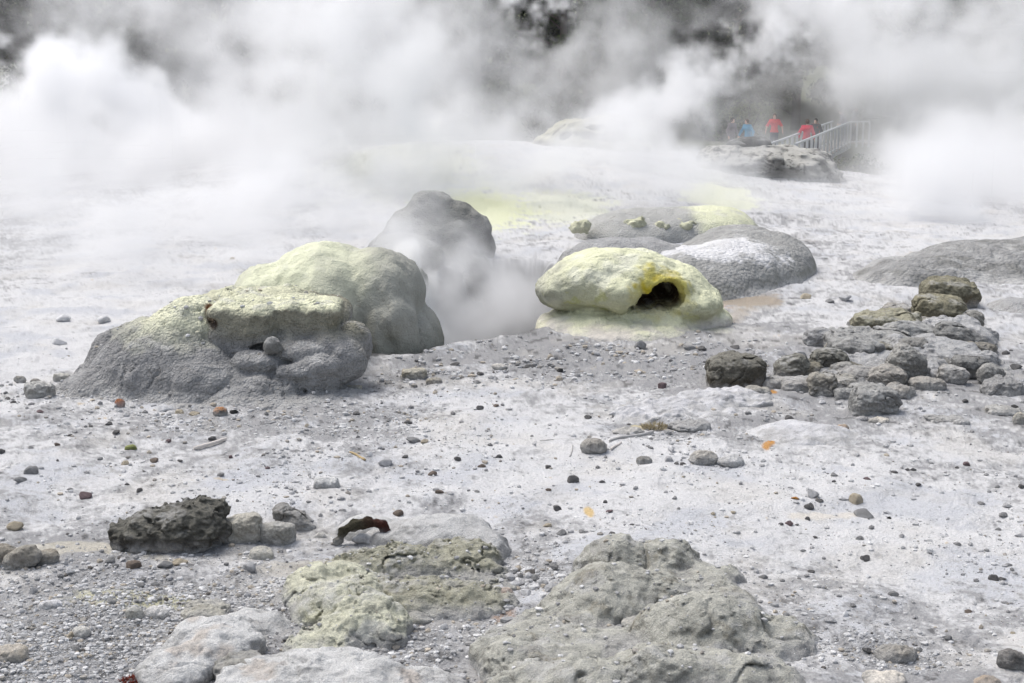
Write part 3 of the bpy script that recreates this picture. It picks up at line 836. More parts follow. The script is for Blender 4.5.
# larger single rocks of the foreground and the flat
SING = [
    (170, 531, 58, 27, 'biggest dark grey rock with a pitted overhanging face at the lower left', dict(tone=(.10, .097, .085), top=(.19, .185, .16), box=.35, tilt=.17, depth=.5, base=(.055, .045, .035), noises=[(1.6, .07, 3), (5, .045, 3), (14, .02, 3), (6, .02, 3, 0, True)])),
    (238, 531, 25, 15, 'pale grey blocky slab right against the biggest dark rock', dict(tone=(.30, .29, .26), top=(.45, .44, .40), box=.75, tilt=.2, depth=.6)),
    (276, 535, 20, 13, 'pale grey wedge rock under the dark curved rock', dict(tone=(.36, .36, .34), top=(.50, .50, .48), box=.5, depth=.6)),
    (296, 522, 27, 8, 'dark curved rock sloping to the right above the pale wedge', dict(tone=(.13, .125, .11), top=(.30, .29, .27), box=.4, tilt=-.55, depth=.5)),
    (24, 560, 20, 12, 'tilted grey slab with a dark face at the left edge', dict(tone=(.26, .25, .23), top=(.42, .41, .38), box=.6, tilt=.5, depth=.6)),
    (3, 556, 14, 11, 'dark rock cut by the left edge', dict(tone=(.14, .13, .12), top=(.30, .29, .27), box=.3)),
    (47, 558, 12, 9, 'stubby brownish grey rock right of the tilted slab', dict(tone=(.20, .185, .16), top=(.36, .34, .30), box=.6)),
    (326, 484, 13, 6, 'pale grey flat-topped rock alone on the white flat', dict(tone=(.33, .33, .33), top=(.56, .56, .55), box=.5)),
    (414, 374, 13, 6, 'pale flat stone lying on the near rim of the crater', dict(tone=(.25, .24, .2), top=(.46, .45, .40), box=.7)),
    (434, 382, 8, 4, 'brown flat stone right of the pale one on the crater rim', dict(tone=(.20, .18, .14), top=(.36, .34, .28), box=.5)),
    (354, 389, 8, 4, 'tan stone below the smooth grey lobe', dict(tone=(.25, .22, .15), top=(.46, .43, .33), box=.4)),
    (500, 367, 7, 3, 'white stone shining on the rubble of the crater rim', dict(tone=(.5, .5, .5), top=(.78, .78, .78))),
    (271, 378, 10, 7, 'dark brown stone beside the toe of the long grey ledge', dict(tone=(.10, .095, .085), top=(.22, .21, .19))),
    (40, 391, 14, 10, 'pale grey stone at the left foot of the cone-shaped mound', dict(tone=(.24, .24, .23), top=(.48, .48, .47), box=.3)),
    (62, 378, 9, 5, 'flat grey stone just left of the cone-shaped mound', dict(tone=(.24, .24, .22), top=(.42, .42, .40), box=.3)),
    (36, 383, 6, 4, 'brown grey stone at the far left foot of the cone-shaped mound', dict(tone=(.22, .21, .19), top=(.36, .35, .33))),
    (20, 380, 6, 4, 'pair-like dark stone nearest the left edge beside the cone-shaped mound', dict(tone=(.16, .16, .15), top=(.32, .32, .30))),
    (594, 447, 13, 9, 'dark speckled lump of rock on the white flat left of the twigs', dict(tone=(.24, .24, .24), top=(.40, .40, .40))),
    (644, 461, 8, 4, 'black jagged stone on the white flat below the twigs', dict(tone=(.07, .07, .065), top=(.17, .17, .16), box=.3)),
    (704, 459, 14, 8, 'crumbly grey lump on the white flat below the square boulder', dict(tone=(.26, .26, .26), top=(.48, .48, .48))),
    (628, 432, 16, 5, 'low grey clod beside the rusty tuft on the white flat', dict(tone=(.26, .26, .26), top=(.44, .44, .44))),
    (690, 427, 20, 6, 'long lumpy grey clod right of the rusty tuft', dict(tone=(.26, .26, .26), top=(.46, .46, .46))),
    (628, 409, 7, 4, 'grey stone with a white edge left of the lumpy swelling', dict(tone=(.2, .2, .2), top=(.5, .5, .5))),
    (730, 462, 12, 6, 'dusty pale lump right of the crumbly grey lump', dict(tone=(.4, .4, .4), top=(.6, .6, .6))),
    (945, 420, 17, 3, 'flat grey plate of crust below the heap at right', dict(tone=(.24, .24, .24), top=(.40, .40, .40), box=.4)),
    (962, 423, 8, 4, 'pale stone beside the flat plate of crust at right', dict(tone=(.4, .4, .4), top=(.6, .6, .6))),
    (1004, 412, 18, 4, 'brown flaky plate of crust at the right edge', dict(tone=(.22, .2, .17), top=(.44, .43, .40), box=.4)),
    (1020, 420, 7, 7, 'cream rounded stone cut by the right edge', dict(tone=(.4, .38, .32), top=(.66, .64, .58))),
    (879, 421, 10, 4, 'cream flat stone in front of the furrowed boulder', dict(tone=(.4, .38, .34), top=(.70, .67, .61))),
    (862, 419, 6, 3, 'small mauve grey stone left of the cream flat stone', dict(tone=(.28, .27, .29), top=(.46, .45, .48))),
    (843, 428, 6, 4, 'rusty orange stone on the pale swelling below the heap', dict(tone=(.45, .20, .05), top=(.52, .33, .16))),
    (1012, 662, 15, 12, 'dark grey round stone in the bottom right corner', dict(tone=(.12, .115, .11), top=(.24, .23, .22))),
    (896, 655, 20, 9, 'dark crusty stone half buried near the bottom right corner', dict(tone=(.18, .175, .165), top=(.36, .35, .33))),
    (885, 682, 22, 8, 'cream stone at the bottom edge right of the largest outcrop', dict(tone=(.46, .42, .36), top=(.70, .66, .60), box=.3)),
    (987, 684, 14, 7, 'rusty orange and brown stone at the bottom edge near the right corner', dict(tone=(.34, .20, .09), top=(.50, .34, .18))),
    (898, 649, 8, 5, 'mid grey round pebble above the dark crusty stone at lower right', dict(tone=(.26, .26, .26), top=(.46, .46, .46))),
    (242, 668, 26, 13, 'dark grey crumbling rock at the bottom edge between white slabs', dict(tone=(.17, .165, .15), top=(.34, .335, .31), box=.2, noises=[(3, .05, 3), (9, .03, 3), (20, .014, 3)])),
    (50, 606, 12, 6, 'white flat stone on the gravel bed at far left', dict(tone=(.5, .5, .52), top=(.74, .74, .77), box=.3)),
    (156, 614, 12, 7, 'white rounded stone in the middle of the gravel bed', dict(tone=(.52, .52, .52), top=(.74, .74, .74))),
    (135, 615, 10, 8, 'mottled grey stone left of the white rounded one on the gravel bed', dict(tone=(.34, .34, .31), top=(.5, .5, .46))),
    (82, 633, 10, 6, 'cream stone on the gravel bed at lower left', dict(tone=(.48, .46, .41), top=(.68, .66, .6))),
    (10, 655, 18, 9, 'pale brown layered slab at the bottom left edge', dict(tone=(.34, .31, .26), top=(.54, .5, .44), box=.5)),
    (205, 612, 25, 8, 'low tan crust slab between gravel bed and yellow crust', dict(tone=(.40, .38, .32), top=(.54, .52, .45), box=.3)),
    (262, 555, 13, 7, 'pale yellowish grey stone below the pale wedge rock', dict(tone=(.44, .43, .38), top=(.58, .57, .52), box=.3)),
    (285, 541, 5, 4, 'small sulphur yellow stone among the grey rocks', dict(tone=(.6, .57, .25), top=(.74, .71, .38))),
    (321, 537, 7, 4, 'cream stone right of the dark curved rock', dict(tone=(.46, .44, .4), top=(.64, .62, .58))),
    (636, 624, 16, 6, 'pale flat stone set in the face of the largest outcrop', dict(tone=(.42, .42, .38), top=(.58, .57, .53), box=.3, dy=-.1)),
    (743, 623, 16, 7, 'dark cracked stone on the right shoulder of the largest outcrop', dict(tone=(.16, .155, .13), top=(.32, .315, .27), box=.4, dy=.1)),
    (557, 661, 12, 5, 'dark brown stone at the left foot of the largest outcrop', dict(tone=(.10, .09, .075), top=(.20, .19, .16), box=.3)),
    (492, 658, 12, 4, 'dark flat stone on grit left of the largest outcrop', dict(tone=(.12, .115, .11), top=(.26, .255, .24), box=.3)),
    (505, 596, 10, 8, 'rusty pink stone on the gravel between the two crusted outcrops', dict(tone=(.40, .26, .18), top=(.58, .46, .38))),
]
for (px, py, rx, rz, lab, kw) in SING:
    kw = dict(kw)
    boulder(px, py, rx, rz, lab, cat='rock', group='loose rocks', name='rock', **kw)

# the rusty stained stones at the foot of the cone
boulder(120, 404, 5, 5, 'rusty red stone at the foot of the cone-shaped mound', tone=(.34, .09, .03), top=(.42, .16, .06), cat='rock', group='loose rocks', name='rock')
boulder(220, 413, 7, 6, 'black stone with an orange cap beside the toe of the long grey ledge', tone=(.04, .035, .03), top=(.42, .2, .08), cat='rock', group='loose rocks', name='rock')

# ------------------------------------------------------------------ vent hole with red brown rim, in the centre foreground
def arch():
    c = ground(366, 546)
    Y = c[1]
    u = Y / F
    pts = [(-29, 2), (-24, 12), (-12, 20), (2, 24), (16, 21), (22, 10), (19, 1)]
    def f(P):
        d = None
        for (a, b) in zip(pts[:-1], pts[1:]):
            A = c + np.array([a[0] * u, .05 + .0 * a[0], a[1] * u]); B = c + np.array([b[0] * u, .05, b[1] * u])
            q = sd_cap(P, A, B, 4.4 * u, 5.4 * u)
            d = q if d is None else smin(d, q, .02)
        return d
    def colr(V, N):
        ff = fbm(V, 12, 3)
        t = smooth(-.1, .16, V[:, 0] - c[0] + .05 * ff)
        C = mix((.06, .055, .035), (.06, .018, .012), t)
        return C * (1 + .4 * fbm(V, 30, 2))[:, None]
    lo, hi = c + np.array([-.35, -.2, -.06]), c + np.array([.3, .3, .3])
    build_solid('vent_rim', f, lo, hi, .009, colr, M_CRUST, 'dark red brown mossy arch over a small vent hole behind the olive crust', 'vent rim', None, [(9, .02, 3), (24, .008, 3)], c[2] - .05)
    back = c + np.array([0, .30, 0])
    mound('sinter_slab', [('e', back + np.array([-.02, .1, -.02]), np.array([.30, .24, .17]))], .05, .013, top_color((.34, .34, .33), (.58, .58, .57)), M_GROUND,
          'smooth grey slab directly behind the red brown vent arch', 'slab', 'white sinter slabs', noises=[(4, .02, 2)])
    ins = c + np.array([-.03, .06, .04])
    mound('sinter_stone', [('e', ins, np.array([.10, .05, .05])), ('e', ins + np.array([.1, -.02, -.02]), np.array([.08, .05, .03]))], .03, .008, top_color((.35, .35, .35), (.7, .7, .7)), M_STONE,
          'white crusted stone inside the red brown vent arch', 'stone', noises=[(14, .012, 2)], pad=.04)
arch()

# ------------------------------------------------------------------ sticks and small finds
def stick(p0, p1, r0, r1, mat, label, name, wob=.01, seg=9, twig=None):
    a = ground(*p0); b = ground(*p1)
    a[2] += r0 * .8; b[2] += r1 * .8
    rows = []
    n = 7
    t = (b - a) / np.linalg.norm(b - a)
    s1 = np.cross(t, [0, 0, 1]); s1 /= np.linalg.norm(s1); s2 = np.cross(s1, t)
    V, Q = [], []
    for i in range(seg + 1):
        q = i / seg
        c = a + (b - a) * q + s1 * wob * math.sin(q * 5.2 + a[0] * 9) + s2 * wob * .3 * math.sin(q * 7)
        rr = (r0 + (r1 - r0) * q) * (1 + .12 * math.sin(q * 23))
        if i in (0, seg): rr *= .75
        for k in range(n):
            an = 2 * math.pi * k / n
            V.append(c + s1 * math.cos(an) * rr + s2 * math.sin(an) * rr)
    for i in range(seg):
        for k in range(n):
            Q.append((i * n + k, i * n + (k + 1) % n, (i + 1) * n + (k + 1) % n, (i + 1) * n + k))
    for base, rev in ((0, True), (seg * n, False)):
        cc = len(V); V.append(sum(V[base:base + n]) / n)
        for k in range(n):
            tri = (base + k, base + (k + 1) % n, cc, cc)
            Q.append(tri)
    V = np.array(V)
    me = bpy.data.meshes.new(name)
    me.from_pydata([tuple(v - a) for v in V], [], [tuple(dict.fromkeys(q)) for q in Q])
    for p in me.polygons: p.use_smooth = True
    me.update()
    import bmesh
    bm = bmesh.new(); bm.from_mesh(me); bmesh.ops.recalc_face_normals(bm, faces=bm.faces); bm.to_mesh(me); bm.free()
    o = link(name, me, mat, a)
    tag(o, label, 'stick', 'weathered sticks')
    return o
M_PALEWOOD = plain('bleached_wood', (.62, .58, .54), .8, scale=60)
M_TANWOOD = plain('tan_wood', (.42, .32, .18), .8, scale=60)
M_GREYWOOD = plain('grey_wood', (.46, .45, .44), .85, scale=60)
stick((194, 450), (227, 441), .022, .019, M_PALEWOOD, 'bleached white stick on the flat in front of the cone-shaped mound', 'stick', .008)
stick((350, 453), (366, 461), .012, .016, M_TANWOOD, 'tan twig on the flat in the left centre', 'stick', .008)
stick((610, 443), (652, 433), .016, .02, M_GREYWOOD, 'long dusty grey stick beside the rusty tuft', 'stick', .02)
stick((611, 451), (621, 444), .014, .012, M_PALEWOOD, 'short pale stick crossing the speckled lump', 'stick', .006)
stick((570, 457), (573, 446), .008, .008, M_GREYWOOD, 'thin upright grey twig left of the speckled lump', 'stick', .004)
stick((540, 441), (606, 440), .006, .007, M_GREYWOOD, 'very thin twig behind the speckled lump', 'stick', .02)

# ------------------------------------------------------------------ pebbles (individuals)
def ico(sub):
    import bmesh
    bm = bmesh.new(); bmesh.ops.create_icosphere(bm, subdivisions=sub, radius=1.0)
    V = np.array([v.co[:] for v in bm.verts]); Fc = np.array([[v.index for v in f.verts] for f in bm.faces]); bm.free()
    return V, Fc

COLS = {'dark grey': (.16, .157, .155), 'brown': (.22, .18, .15), 'white': (.74, .74, .75), 'tan': (.50, .44, .34), 'mid grey': (.31, .31, .31), 'pale grey': (.52, .52, .53),
        'purplish': (.20, .15, .155), 'orange': (.50, .24, .06), 'green': (.30, .33, .13), 'black': (.045, .045, .045)}
_iv, _if = ico(3)
PEB = {}
def pebble_mesh(cn, k):
    if (cn, k) not in PEB:
        V = _iv.copy()
        off = k * 7.7 + sum(map(ord, cn))
        V = V * (1 + .26 * fbm(V, .8, 3, .5, off) + .07 * fbm(V, 3.0, 3, .5, off))[:, None]
        # facets
        for j in range(4 + k % 3):
            nrm = np.array([math.sin(j * 2.4 + off), math.cos(j * 1.7 + off * 2), math.sin(j * 3.1 + off * .7)]); nrm /= np.linalg.norm(nrm)
            dd = V @ nrm
            V = V - np.maximum(dd - .62, 0)[:, None] * .9 * nrm
        me = make_mesh('pebble', V, _if)
        c = np.array(COLS[cn])
        set_col(me, c[None, :] * (1 + .3 * fbm(V, 2.0, 4, .6, off))[:, None])
        me.materials.append(M_STONE)
        PEB[(cn, k)] = me
    return PEB[(cn, k)]

MANUAL = [  # px, py, half width px, colour
    (154, 460, 6, 'brown'), (131, 447, 6, 'green'), (116, 431, 4.5, 'dark grey'), (32, 469, 9, 'mid grey'), (20, 479, 7, 'mid grey'), (86, 494, 7, 'purplish'), (16, 526, 8, 'tan'),
    (125, 463, 5, 'tan'), (127, 485, 3, 'dark grey'), (139, 490, 3.5, 'dark grey'), (221, 476, 4, 'mid grey'), (180, 461, 3, 'dark grey'), (169, 441, 3.5, 'purplish'), (57, 445, 3, 'brown'),
    (40, 412, 3.5, 'purplish'), (14, 403, 3, 'dark grey'), (8, 399, 3, 'dark grey'), (91, 427, 3, 'dark grey'), (70, 435, 3, 'dark grey'), (213, 438, 4.5, 'dark grey'), (146, 430, 3, 'mid grey'),
    (109, 425, 4, 'dark grey'), (31, 447, 3, 'mid grey'), (70, 488, 4, 'mid grey'), (100, 458, 3, 'mid grey'), (2, 452, 4, 'dark grey'),
    (357, 413, 4, 'dark grey'), (292, 404, 3, 'brown'), (270, 402, 3, 'white'), (278, 451, 4.5, 'white'), (312, 388, 6, 'white'), (370, 453, 5, 'white'), (405, 457, 3.5, 'dark grey'), (385, 461, 7, 'pale grey'),
    (433, 473, 5, 'brown'), (458, 458, 4, 'dark grey'), (424, 440, 5, 'tan'), (413, 438, 7, 'mid grey'), (482, 466, 4, 'brown'), (499, 455, 4.5, 'dark grey'), (440, 492, 5, 'brown'), (477, 491, 3, 'mid grey'),
    (408, 422, 4, 'dark grey'), (480, 409, 4, 'dark grey'), (496, 405, 3, 'brown'), (398, 512, 5.5, 'brown'), (342, 509, 4, 'mid grey'), (341, 497, 4, 'pale grey'), (267, 467, 3, 'purplish'),
    (572, 478, 7, 'dark grey'), (548, 467, 4, 'dark grey'), (602, 480, 4, 'dark grey'), (604, 459, 3, 'white'), (548, 490, 3, 'brown'), (557, 508, 4.5, 'dark grey'), (605, 502, 3, 'dark grey'), (609, 512, 4, 'purplish'),
    (561, 531, 6, 'mid grey'), (548, 525, 5, 'tan'), (582, 530, 4, 'mid grey'), (612, 536, 4, 'dark grey'), (588, 417, 4, 'dark grey'), (629, 423, 3, 'dark grey'), (677, 463, 3, 'dark grey'), (683, 463, 3.5, 'dark grey'),
    (668, 459, 5, 'pale grey'), (671, 449, 5, 'white'), (662, 385, 6, 'purplish'), (698, 400, 4, 'dark grey'), (739, 457, 3, 'dark grey'), (748, 413, 4, 'mid grey'), (671, 427, 4, 'dark grey'), (663, 470, 4, 'white'),
    (789, 417, 5, 'dark grey'), (793, 421, 4, 'white'), (806, 424, 4, 'dark grey'), (799, 429, 3, 'dark grey'), (966, 463, 4.5, 'purplish'), (957, 467, 2.5, 'dark grey'), (822, 401, 4, 'white'),
    (894, 472, 4, 'dark grey'), (907, 469, 3, 'dark grey'), (913, 469, 3, 'dark grey'), (867, 478, 4, 'purplish'), (834, 475, 4, 'mid grey'), (834, 482, 2.5, 'dark grey'), (813, 493, 7, 'pale grey'), (819, 499, 4.5, 'dark grey'),
    (809, 506, 5, 'dark grey'), (795, 498, 4, 'orange'), (856, 498, 8, 'tan'), (864, 511, 12, 'mid grey'), (843, 497, 5, 'pale grey'), (789, 522, 5, 'purplish'), (781, 523, 3.5, 'dark grey'), (808, 519, 3.5, 'dark grey'),
    (797, 524, 2.5, 'dark grey'), (815, 536, 3, 'dark grey'), (887, 511, 4, 'white'), (889, 518, 2.5, 'black'), (915, 494, 4, 'white'), (918, 485, 3, 'dark grey'), (981, 502, 4.5, 'mid grey'), (1007, 504, 6, 'pale grey'), (1003, 514, 4.5, 'mid grey'),
    (1021, 487, 4, 'dark grey'), (997, 487, 3, 'mid grey'), (713, 513, 3, 'tan'), (733, 513, 3, 'tan'), (738, 532, 4, 'pale grey'), (860, 538, 4, 'mid grey'), (957, 543, 4, 'mid grey'), (1020, 534, 5, 'pale grey'),
    (865, 557, 5.5, 'dark grey'), (1008, 565, 4, 'mid grey'), (994, 578, 6, 'dark grey'), (1002, 578, 5, 'dark grey'), (811, 571, 4, 'dark grey'), (763, 576, 5, 'mid grey'), (803, 550, 3, 'mid grey'), (893, 595, 6, 'mid grey'),
    (831, 619, 7, 'pale grey'), (919, 649, 4, 'mid grey'), (867, 648, 6, 'dark grey'), (880, 656, 5, 'dark grey'), (948, 637, 5, 'mid grey'), (968, 610, 4, 'brown'), (853, 606, 4, 'mid grey'), (914, 615, 5, 'pale grey'),
    (112, 602, 6, 'mid grey'), (140, 584, 6, 'mid grey'), (155, 582, 5, 'mid grey'), (188, 619, 5, 'tan'), (72, 634, 7, 'tan'), (75, 648, 8, 'mid grey'), (250, 568, 7, 'pale grey'), (268, 558, 5, 'mid grey'), (300, 620, 5, 'mid grey'),
    (70, 572, 6, 'white'), (110, 562, 6, 'mid grey'), (133, 564, 8, 'brown'), (165, 563, 8, 'mid grey'), (180, 560, 8, 'tan'), (20, 610, 6, 'white'), (33, 590, 6, 'pale grey'), (1, 622, 7, 'white'), (60, 660, 6, 'pale grey'),
    (444, 627, 6, 'white'), (462, 676, 6, 'white'), (400, 677, 8, 'dark grey'), (535, 637, 7, 'orange'), (516, 653, 5, 'purplish'), (500, 588, 7, 'white'), (520, 580, 8, 'pale grey'), (534, 575, 7, 'mid grey'), (545, 583, 7, 'pale grey'),
    (511, 570, 6, 'mid grey'), (526, 591, 7, 'white'), (690, 652, 4, 'white'), (784, 655, 4, 'white'), (300, 340, 3, 'pale grey'), (208, 356, 4, 'tan'), (194, 362, 6, 'tan'), (209, 352, 3, 'mid grey'), (235, 358, 5, 'dark grey'),
    (247, 384, 5, 'dark grey'), (254, 390, 6, 'tan'), (262, 397, 6, 'orange'), (165, 406, 8, 'white'), (168, 398, 6, 'white'), (180, 411, 7, 'tan'), (195, 412, 6, 'tan'), (234, 412, 4, 'black'), (200, 418, 4, 'white'),
    (57, 340, 8, 'white'), (64, 318, 7, 'white'), (103, 318, 8, 'white'), (417, 360, 3, 'dark grey'), (455, 364, 5, 'dark grey'), (477, 381, 5, 'mid grey'), (480, 373, 4, 'dark grey'), (600, 358, 4, 'white'),
    (560, 370, 4, 'black'), (530, 365, 6, 'dark grey'), (640, 345, 8, 'mid grey'), (690, 346, 7, 'mid grey'), (703, 348, 5, 'dark grey'), (735, 345, 6, 'dark grey'), (760, 350, 6, 'pale grey'), (780, 352, 8, 'pale grey'),
    (800, 352, 6, 'pale grey'), (845, 297, 6, 'pale grey'), (830, 300, 5, 'mid grey'), (812, 282, 4, 'white'), (805, 295, 7, 'tan'), (985, 348, 5, 'black'), (993, 352, 5, 'mid grey'), (1006, 352, 4, 'dark grey'), (1015, 408, 4, 'black'),
    (965, 400, 4, 'dark grey'), (918, 408, 5, 'pale grey'), (1016, 367, 6, 'dark grey'), (232, 258, 3, 'tan'), (254, 289, 4, 'white'),
]

def zone(px, py):
    """(phrase) a place in the picture one can find, for the labels"""
    if py < 330 and px < 260: return 'on the misty flat behind the cone-shaped mound'
    if py < 356: return 'between the sulphur mound and the boulder heap' if px > 500 else 'on the crater rim'
    if py < 425:
        if px < 130: return 'by the left foot of the cone-shaped mound'
        if px < 290: return 'along the foot of the long grey toes'
        if px < 520: return 'on the near rim of the crater'
        if px < 720: return 'on the rubble below the sulphur mound'
        if px < 900: return 'close around the boulder heap'
        return 'at the right end of the boulder heap'
    if py < 520:
        if px < 90: return 'on the grey flat by the left edge'
        if px < 240: return 'on the grey flat near the bleached stick'
        if px < 390: return 'on the flat near the tan twig'
        if px < 540: return 'on the white flat in the centre'
        if px < 690: return 'on the white flat around the grey stick'
        if px < 800: return 'on the white flat below the square boulder'
        if px < 900: return 'on the white flat below the furrowed boulder'
        return 'on the white flat near the right edge'
    if px < 110: return 'on the gravel bed at the left edge'
    if px < 330: return 'on the gravel bed below the biggest dark rock'
    if px < 480: return 'among the olive and yellow crust'
    if px < 600: return 'in the gap between the two crusted outcrops'
    if px < 800: return 'behind the largest near outcrop'
    if px < 900: return 'on the pale ground right of the largest outcrop'
    return 'in the lower right corner of the flat'

ORD = ['', 'second ', 'third ', 'fourth ', 'fifth ', 'sixth ', 'seventh ', 'eighth ', 'ninth ', 'tenth ']
def near_manual(px, py, L, m):
    return any(abs(px - q[0]) < m and abs(py - q[1]) < m * .7 for q in L)
peb = [tuple(p) for p in MANUAL]
names_, wts = ['dark grey', 'brown', 'white', 'tan', 'mid grey', 'pale grey', 'purplish'], [.22, .06, .18, .10, .22, .18, .04]
tries = 0
while len(peb) < 285 and tries < 70:
    tries += 1
    py = 300 + 380 * random.random() ** .8
    px = random.uniform(4, 1020)
    if py < 420 and px < 640: continue
    if py < 345: continue
    if near_manual(px, py, peb, 13): continue
    if 490 < px < 800 and py > 545: continue
    if 200 < px < 520 and py > 555: continue
    if 690 < px < 1000 and py < 405: continue
    s = (1.9 + 2.0 * random.random() ** 3) * (.6 + .9 * (py - 330) / 350)
    peb.append((px, py, s, random.choices(names_, wts)[0]))
parts_ = {}
for i, (px, py, s, cn) in enumerate(peb):
    parts_.setdefault((cn, zone(px, py)), []).append(i)
SIZE = {}
for (cn, z), L in parts_.items():
    L = sorted(L, key=lambda i: peb[i][0])
    for k, i in enumerate(L):
        if len(L) == 1: lab = 'only %s pebble %s' % (cn, z)
        elif k == 0: lab = 'leftmost %s pebble %s' % (cn, z)
        elif k == len(L) - 1: lab = 'rightmost %s pebble %s' % (cn, z)
        elif k < 10: lab = '%s%s pebble from left %s' % (ORD[k], cn, z)
        else: lab = '%s pebble right of the others %s' % (cn, z)
        SIZE[i] = lab
for i, (px, py, s, cn) in enumerate(peb):
    g = ground(px, py + s * .5)
    o = bpy.data.objects.new('pebble', pebble_mesh(cn, i % 5))
    COL.objects.link(o)
    R = s * 1.1 * g[1] / F
    flat = random.uniform(.42, .75)
    o.scale = (R, R * random.uniform(.7, 1.0), R * flat)
    o.rotation_euler = (random.uniform(-.2, .2), random.uniform(-.2, .2), random.uniform(0, 6.28))
    o.location = (g[0], g[1], g[2] + R * flat * random.uniform(.05, .42))
    tag(o, SIZE[i], 'pebble', 'loose pebbles on the sinter')

# ------------------------------------------------------------------ gravel: countless grit, one object
def gravel(n=140000):
    V0, F0 = ico(1)
    xs, ys_ = [], []
    P = []
    r = np.random.default_rng(11)
    m = n * 3
    py = 338 + (700 - 338) * r.random(m) ** .75
    px = r.uniform(-200, 1224, m)
    D = HC * F / (py - HORIZON)
    X = (px - 512) / F * D * 1.0; Y = D
    Q = np.stack([X, Y], 1)
    dens = .055 + .9 * ell(Q, 590, 360, 150, 22) + .5 * ell(Q, 430, 378, 70, 12) + 1.1 * ell(Q, 150, 620, 240, 70) + .45 * ell(Q, 200, 415, 150, 18) + .6 * ell(Q, 530, 590, 50, 40) + .5 * ell(Q, 470, 660, 80, 30) \
        + .3 * ell(Q, 340, 430, 140, 40) + .3 * ell(Q, 700, 440, 80, 30) + .25 * ell(Q, 780, 315, 60, 40) + .5 * ell(Q, 40, 390, 40, 16) + .3 * ell(Q, 880, 650, 60, 20)
    dens *= np.clip(.75 + .9 * fbm(Q, 1.1, 3, .6, 21), .05, 2)
    keep = (r.random(m) < np.clip(dens, 0, 1)) & (poly_sd(Q, CRATER) > .1)
    Q = Q[keep][:n]; D = D[keep][:n]
    Z = H(Q[:, 0], Q[:, 1])
    SP = np.concatenate(SPRINKLE)
    Q = np.concatenate([Q, SP[:, :2]]); Z = np.concatenate([Z, SP[:, 2]]); D = np.concatenate([D, SP[:, 1]])
    k = len(Q)
    u = r.random(k)
    s = (.0040 + .006 * u ** 2 + .022 * u ** 14) * (.55 + D / 26)
    rub = ell(Q, 590, 358, 160, 20) + .8 * ell(Q, 430, 376, 60, 9) + .6 * ell(Q, 700, 345, 60, 14) + .8 * ell(Q, 190, 408, 90, 8) + .5 * ell(Q, 525, 585, 40, 22) + .3 * ell(Q, 690, 440, 60, 20) + .5 * ell(Q, 900, 380, 80, 22) + .5 * ell(Q, 790, 345, 60, 14)
    big = (r.random(k) < .10 * rub)
    s = np.where(big, r.uniform(.018, .055, k), s)
    nearbed = ell(Q, 150, 620, 240, 70)
    s *= 1 - .15 * nearbed
    sc = s[:, None] * r.uniform([.7, .7, .45], [1.25, 1.25, .85], (k, 3))
    a = r.uniform(0, 6.28, k)
    jit = 1 + .25 * r.normal(size=(k, len(V0), 1)) * .6
    W = V0[None] * jit * sc[:, None, :]
    ca, sa = np.cos(a)[:, None], np.sin(a)[:, None]
    W = np.stack([W[..., 0] * ca - W[..., 1] * sa, W[..., 0] * sa + W[..., 1] * ca, W[..., 2]], -1)
    W += np.stack([Q[:, 0], Q[:, 1], Z + sc[:, 2] * .35], 1)[:, None, :]
    FF = (F0[None] + (np.arange(k) * len(V0))[:, None, None]).reshape(-1, 3)
    pal = np.array([(.45, .45, .455), (.58, .58, .58), (.68, .68, .68), (.33, .33, .33), (.22, .22, .22), (.48, .43, .36), (.36, .34, .31), (.13, .12, .11)])
    ci = r.choice(len(pal), k, p=[.24, .25, .22, .12, .04, .07, .05, .01])
    C = pal[ci] * r.uniform(.85, 1.15, (k, 1))
    me = make_mesh('gravel', W.reshape(-1, 3), FF, False)
    set_col(me, np.repeat(C, len(V0), 0))
    o = link('gravel', me, M_STONE)
    tag(o, 'loose grey and white grit scattered over the sinter ground', 'gravel', kind='stuff')
gravel()

# tuft of rusty dead growth
def tuft():
    c = ground(655, 428)
    import bmesh
    V, Fc = [], []
    r = random.Random(3)
    for i in range(260):
        a = r.uniform(0, 6.28); q = r.random() ** .5 * .13
        b = c + np.array([q * math.cos(a) * 1.2, q * math.sin(a), -.005])
        L = r.uniform(.04, .11) * (1.2 - q * 5)
        if L < .02: L = .02
        d = np.array([math.cos(a) * .6 + r.uniform(-.5, .5), math.sin(a) * .6 + r.uniform(-.5, .5), 1.0]); d /= np.linalg.norm(d)
        s = np.cross(d, [r.uniform(-1, 1), r.uniform(-1, 1), 0]); s /= np.linalg.norm(s) + 1e-9
        w = .007
        m_ = b + d * L * .6
        t = b + d * L + np.array([r.uniform(-.02, .02), r.uniform(-.02, .02), -.01])
        k = len(V)
        V += [b - s * w, b + s * w, m_ + s * w * .8, m_ - s * w * .8, t]
        Fc += [(k, k + 1, k + 2, k + 3), (k + 3, k + 2, k + 4)]
    me = bpy.data.meshes.new('dead_tuft'); me.from_pydata([tuple(v - c) for v in V], [], Fc); me.update()
    o = link('dead_tuft', me, plain('dead_tuft', (.46, .40, .28), .9, scale=30), c)
    tag(o, 'straw and rust coloured dead tuft on the white flat', 'tuft')
tuft()
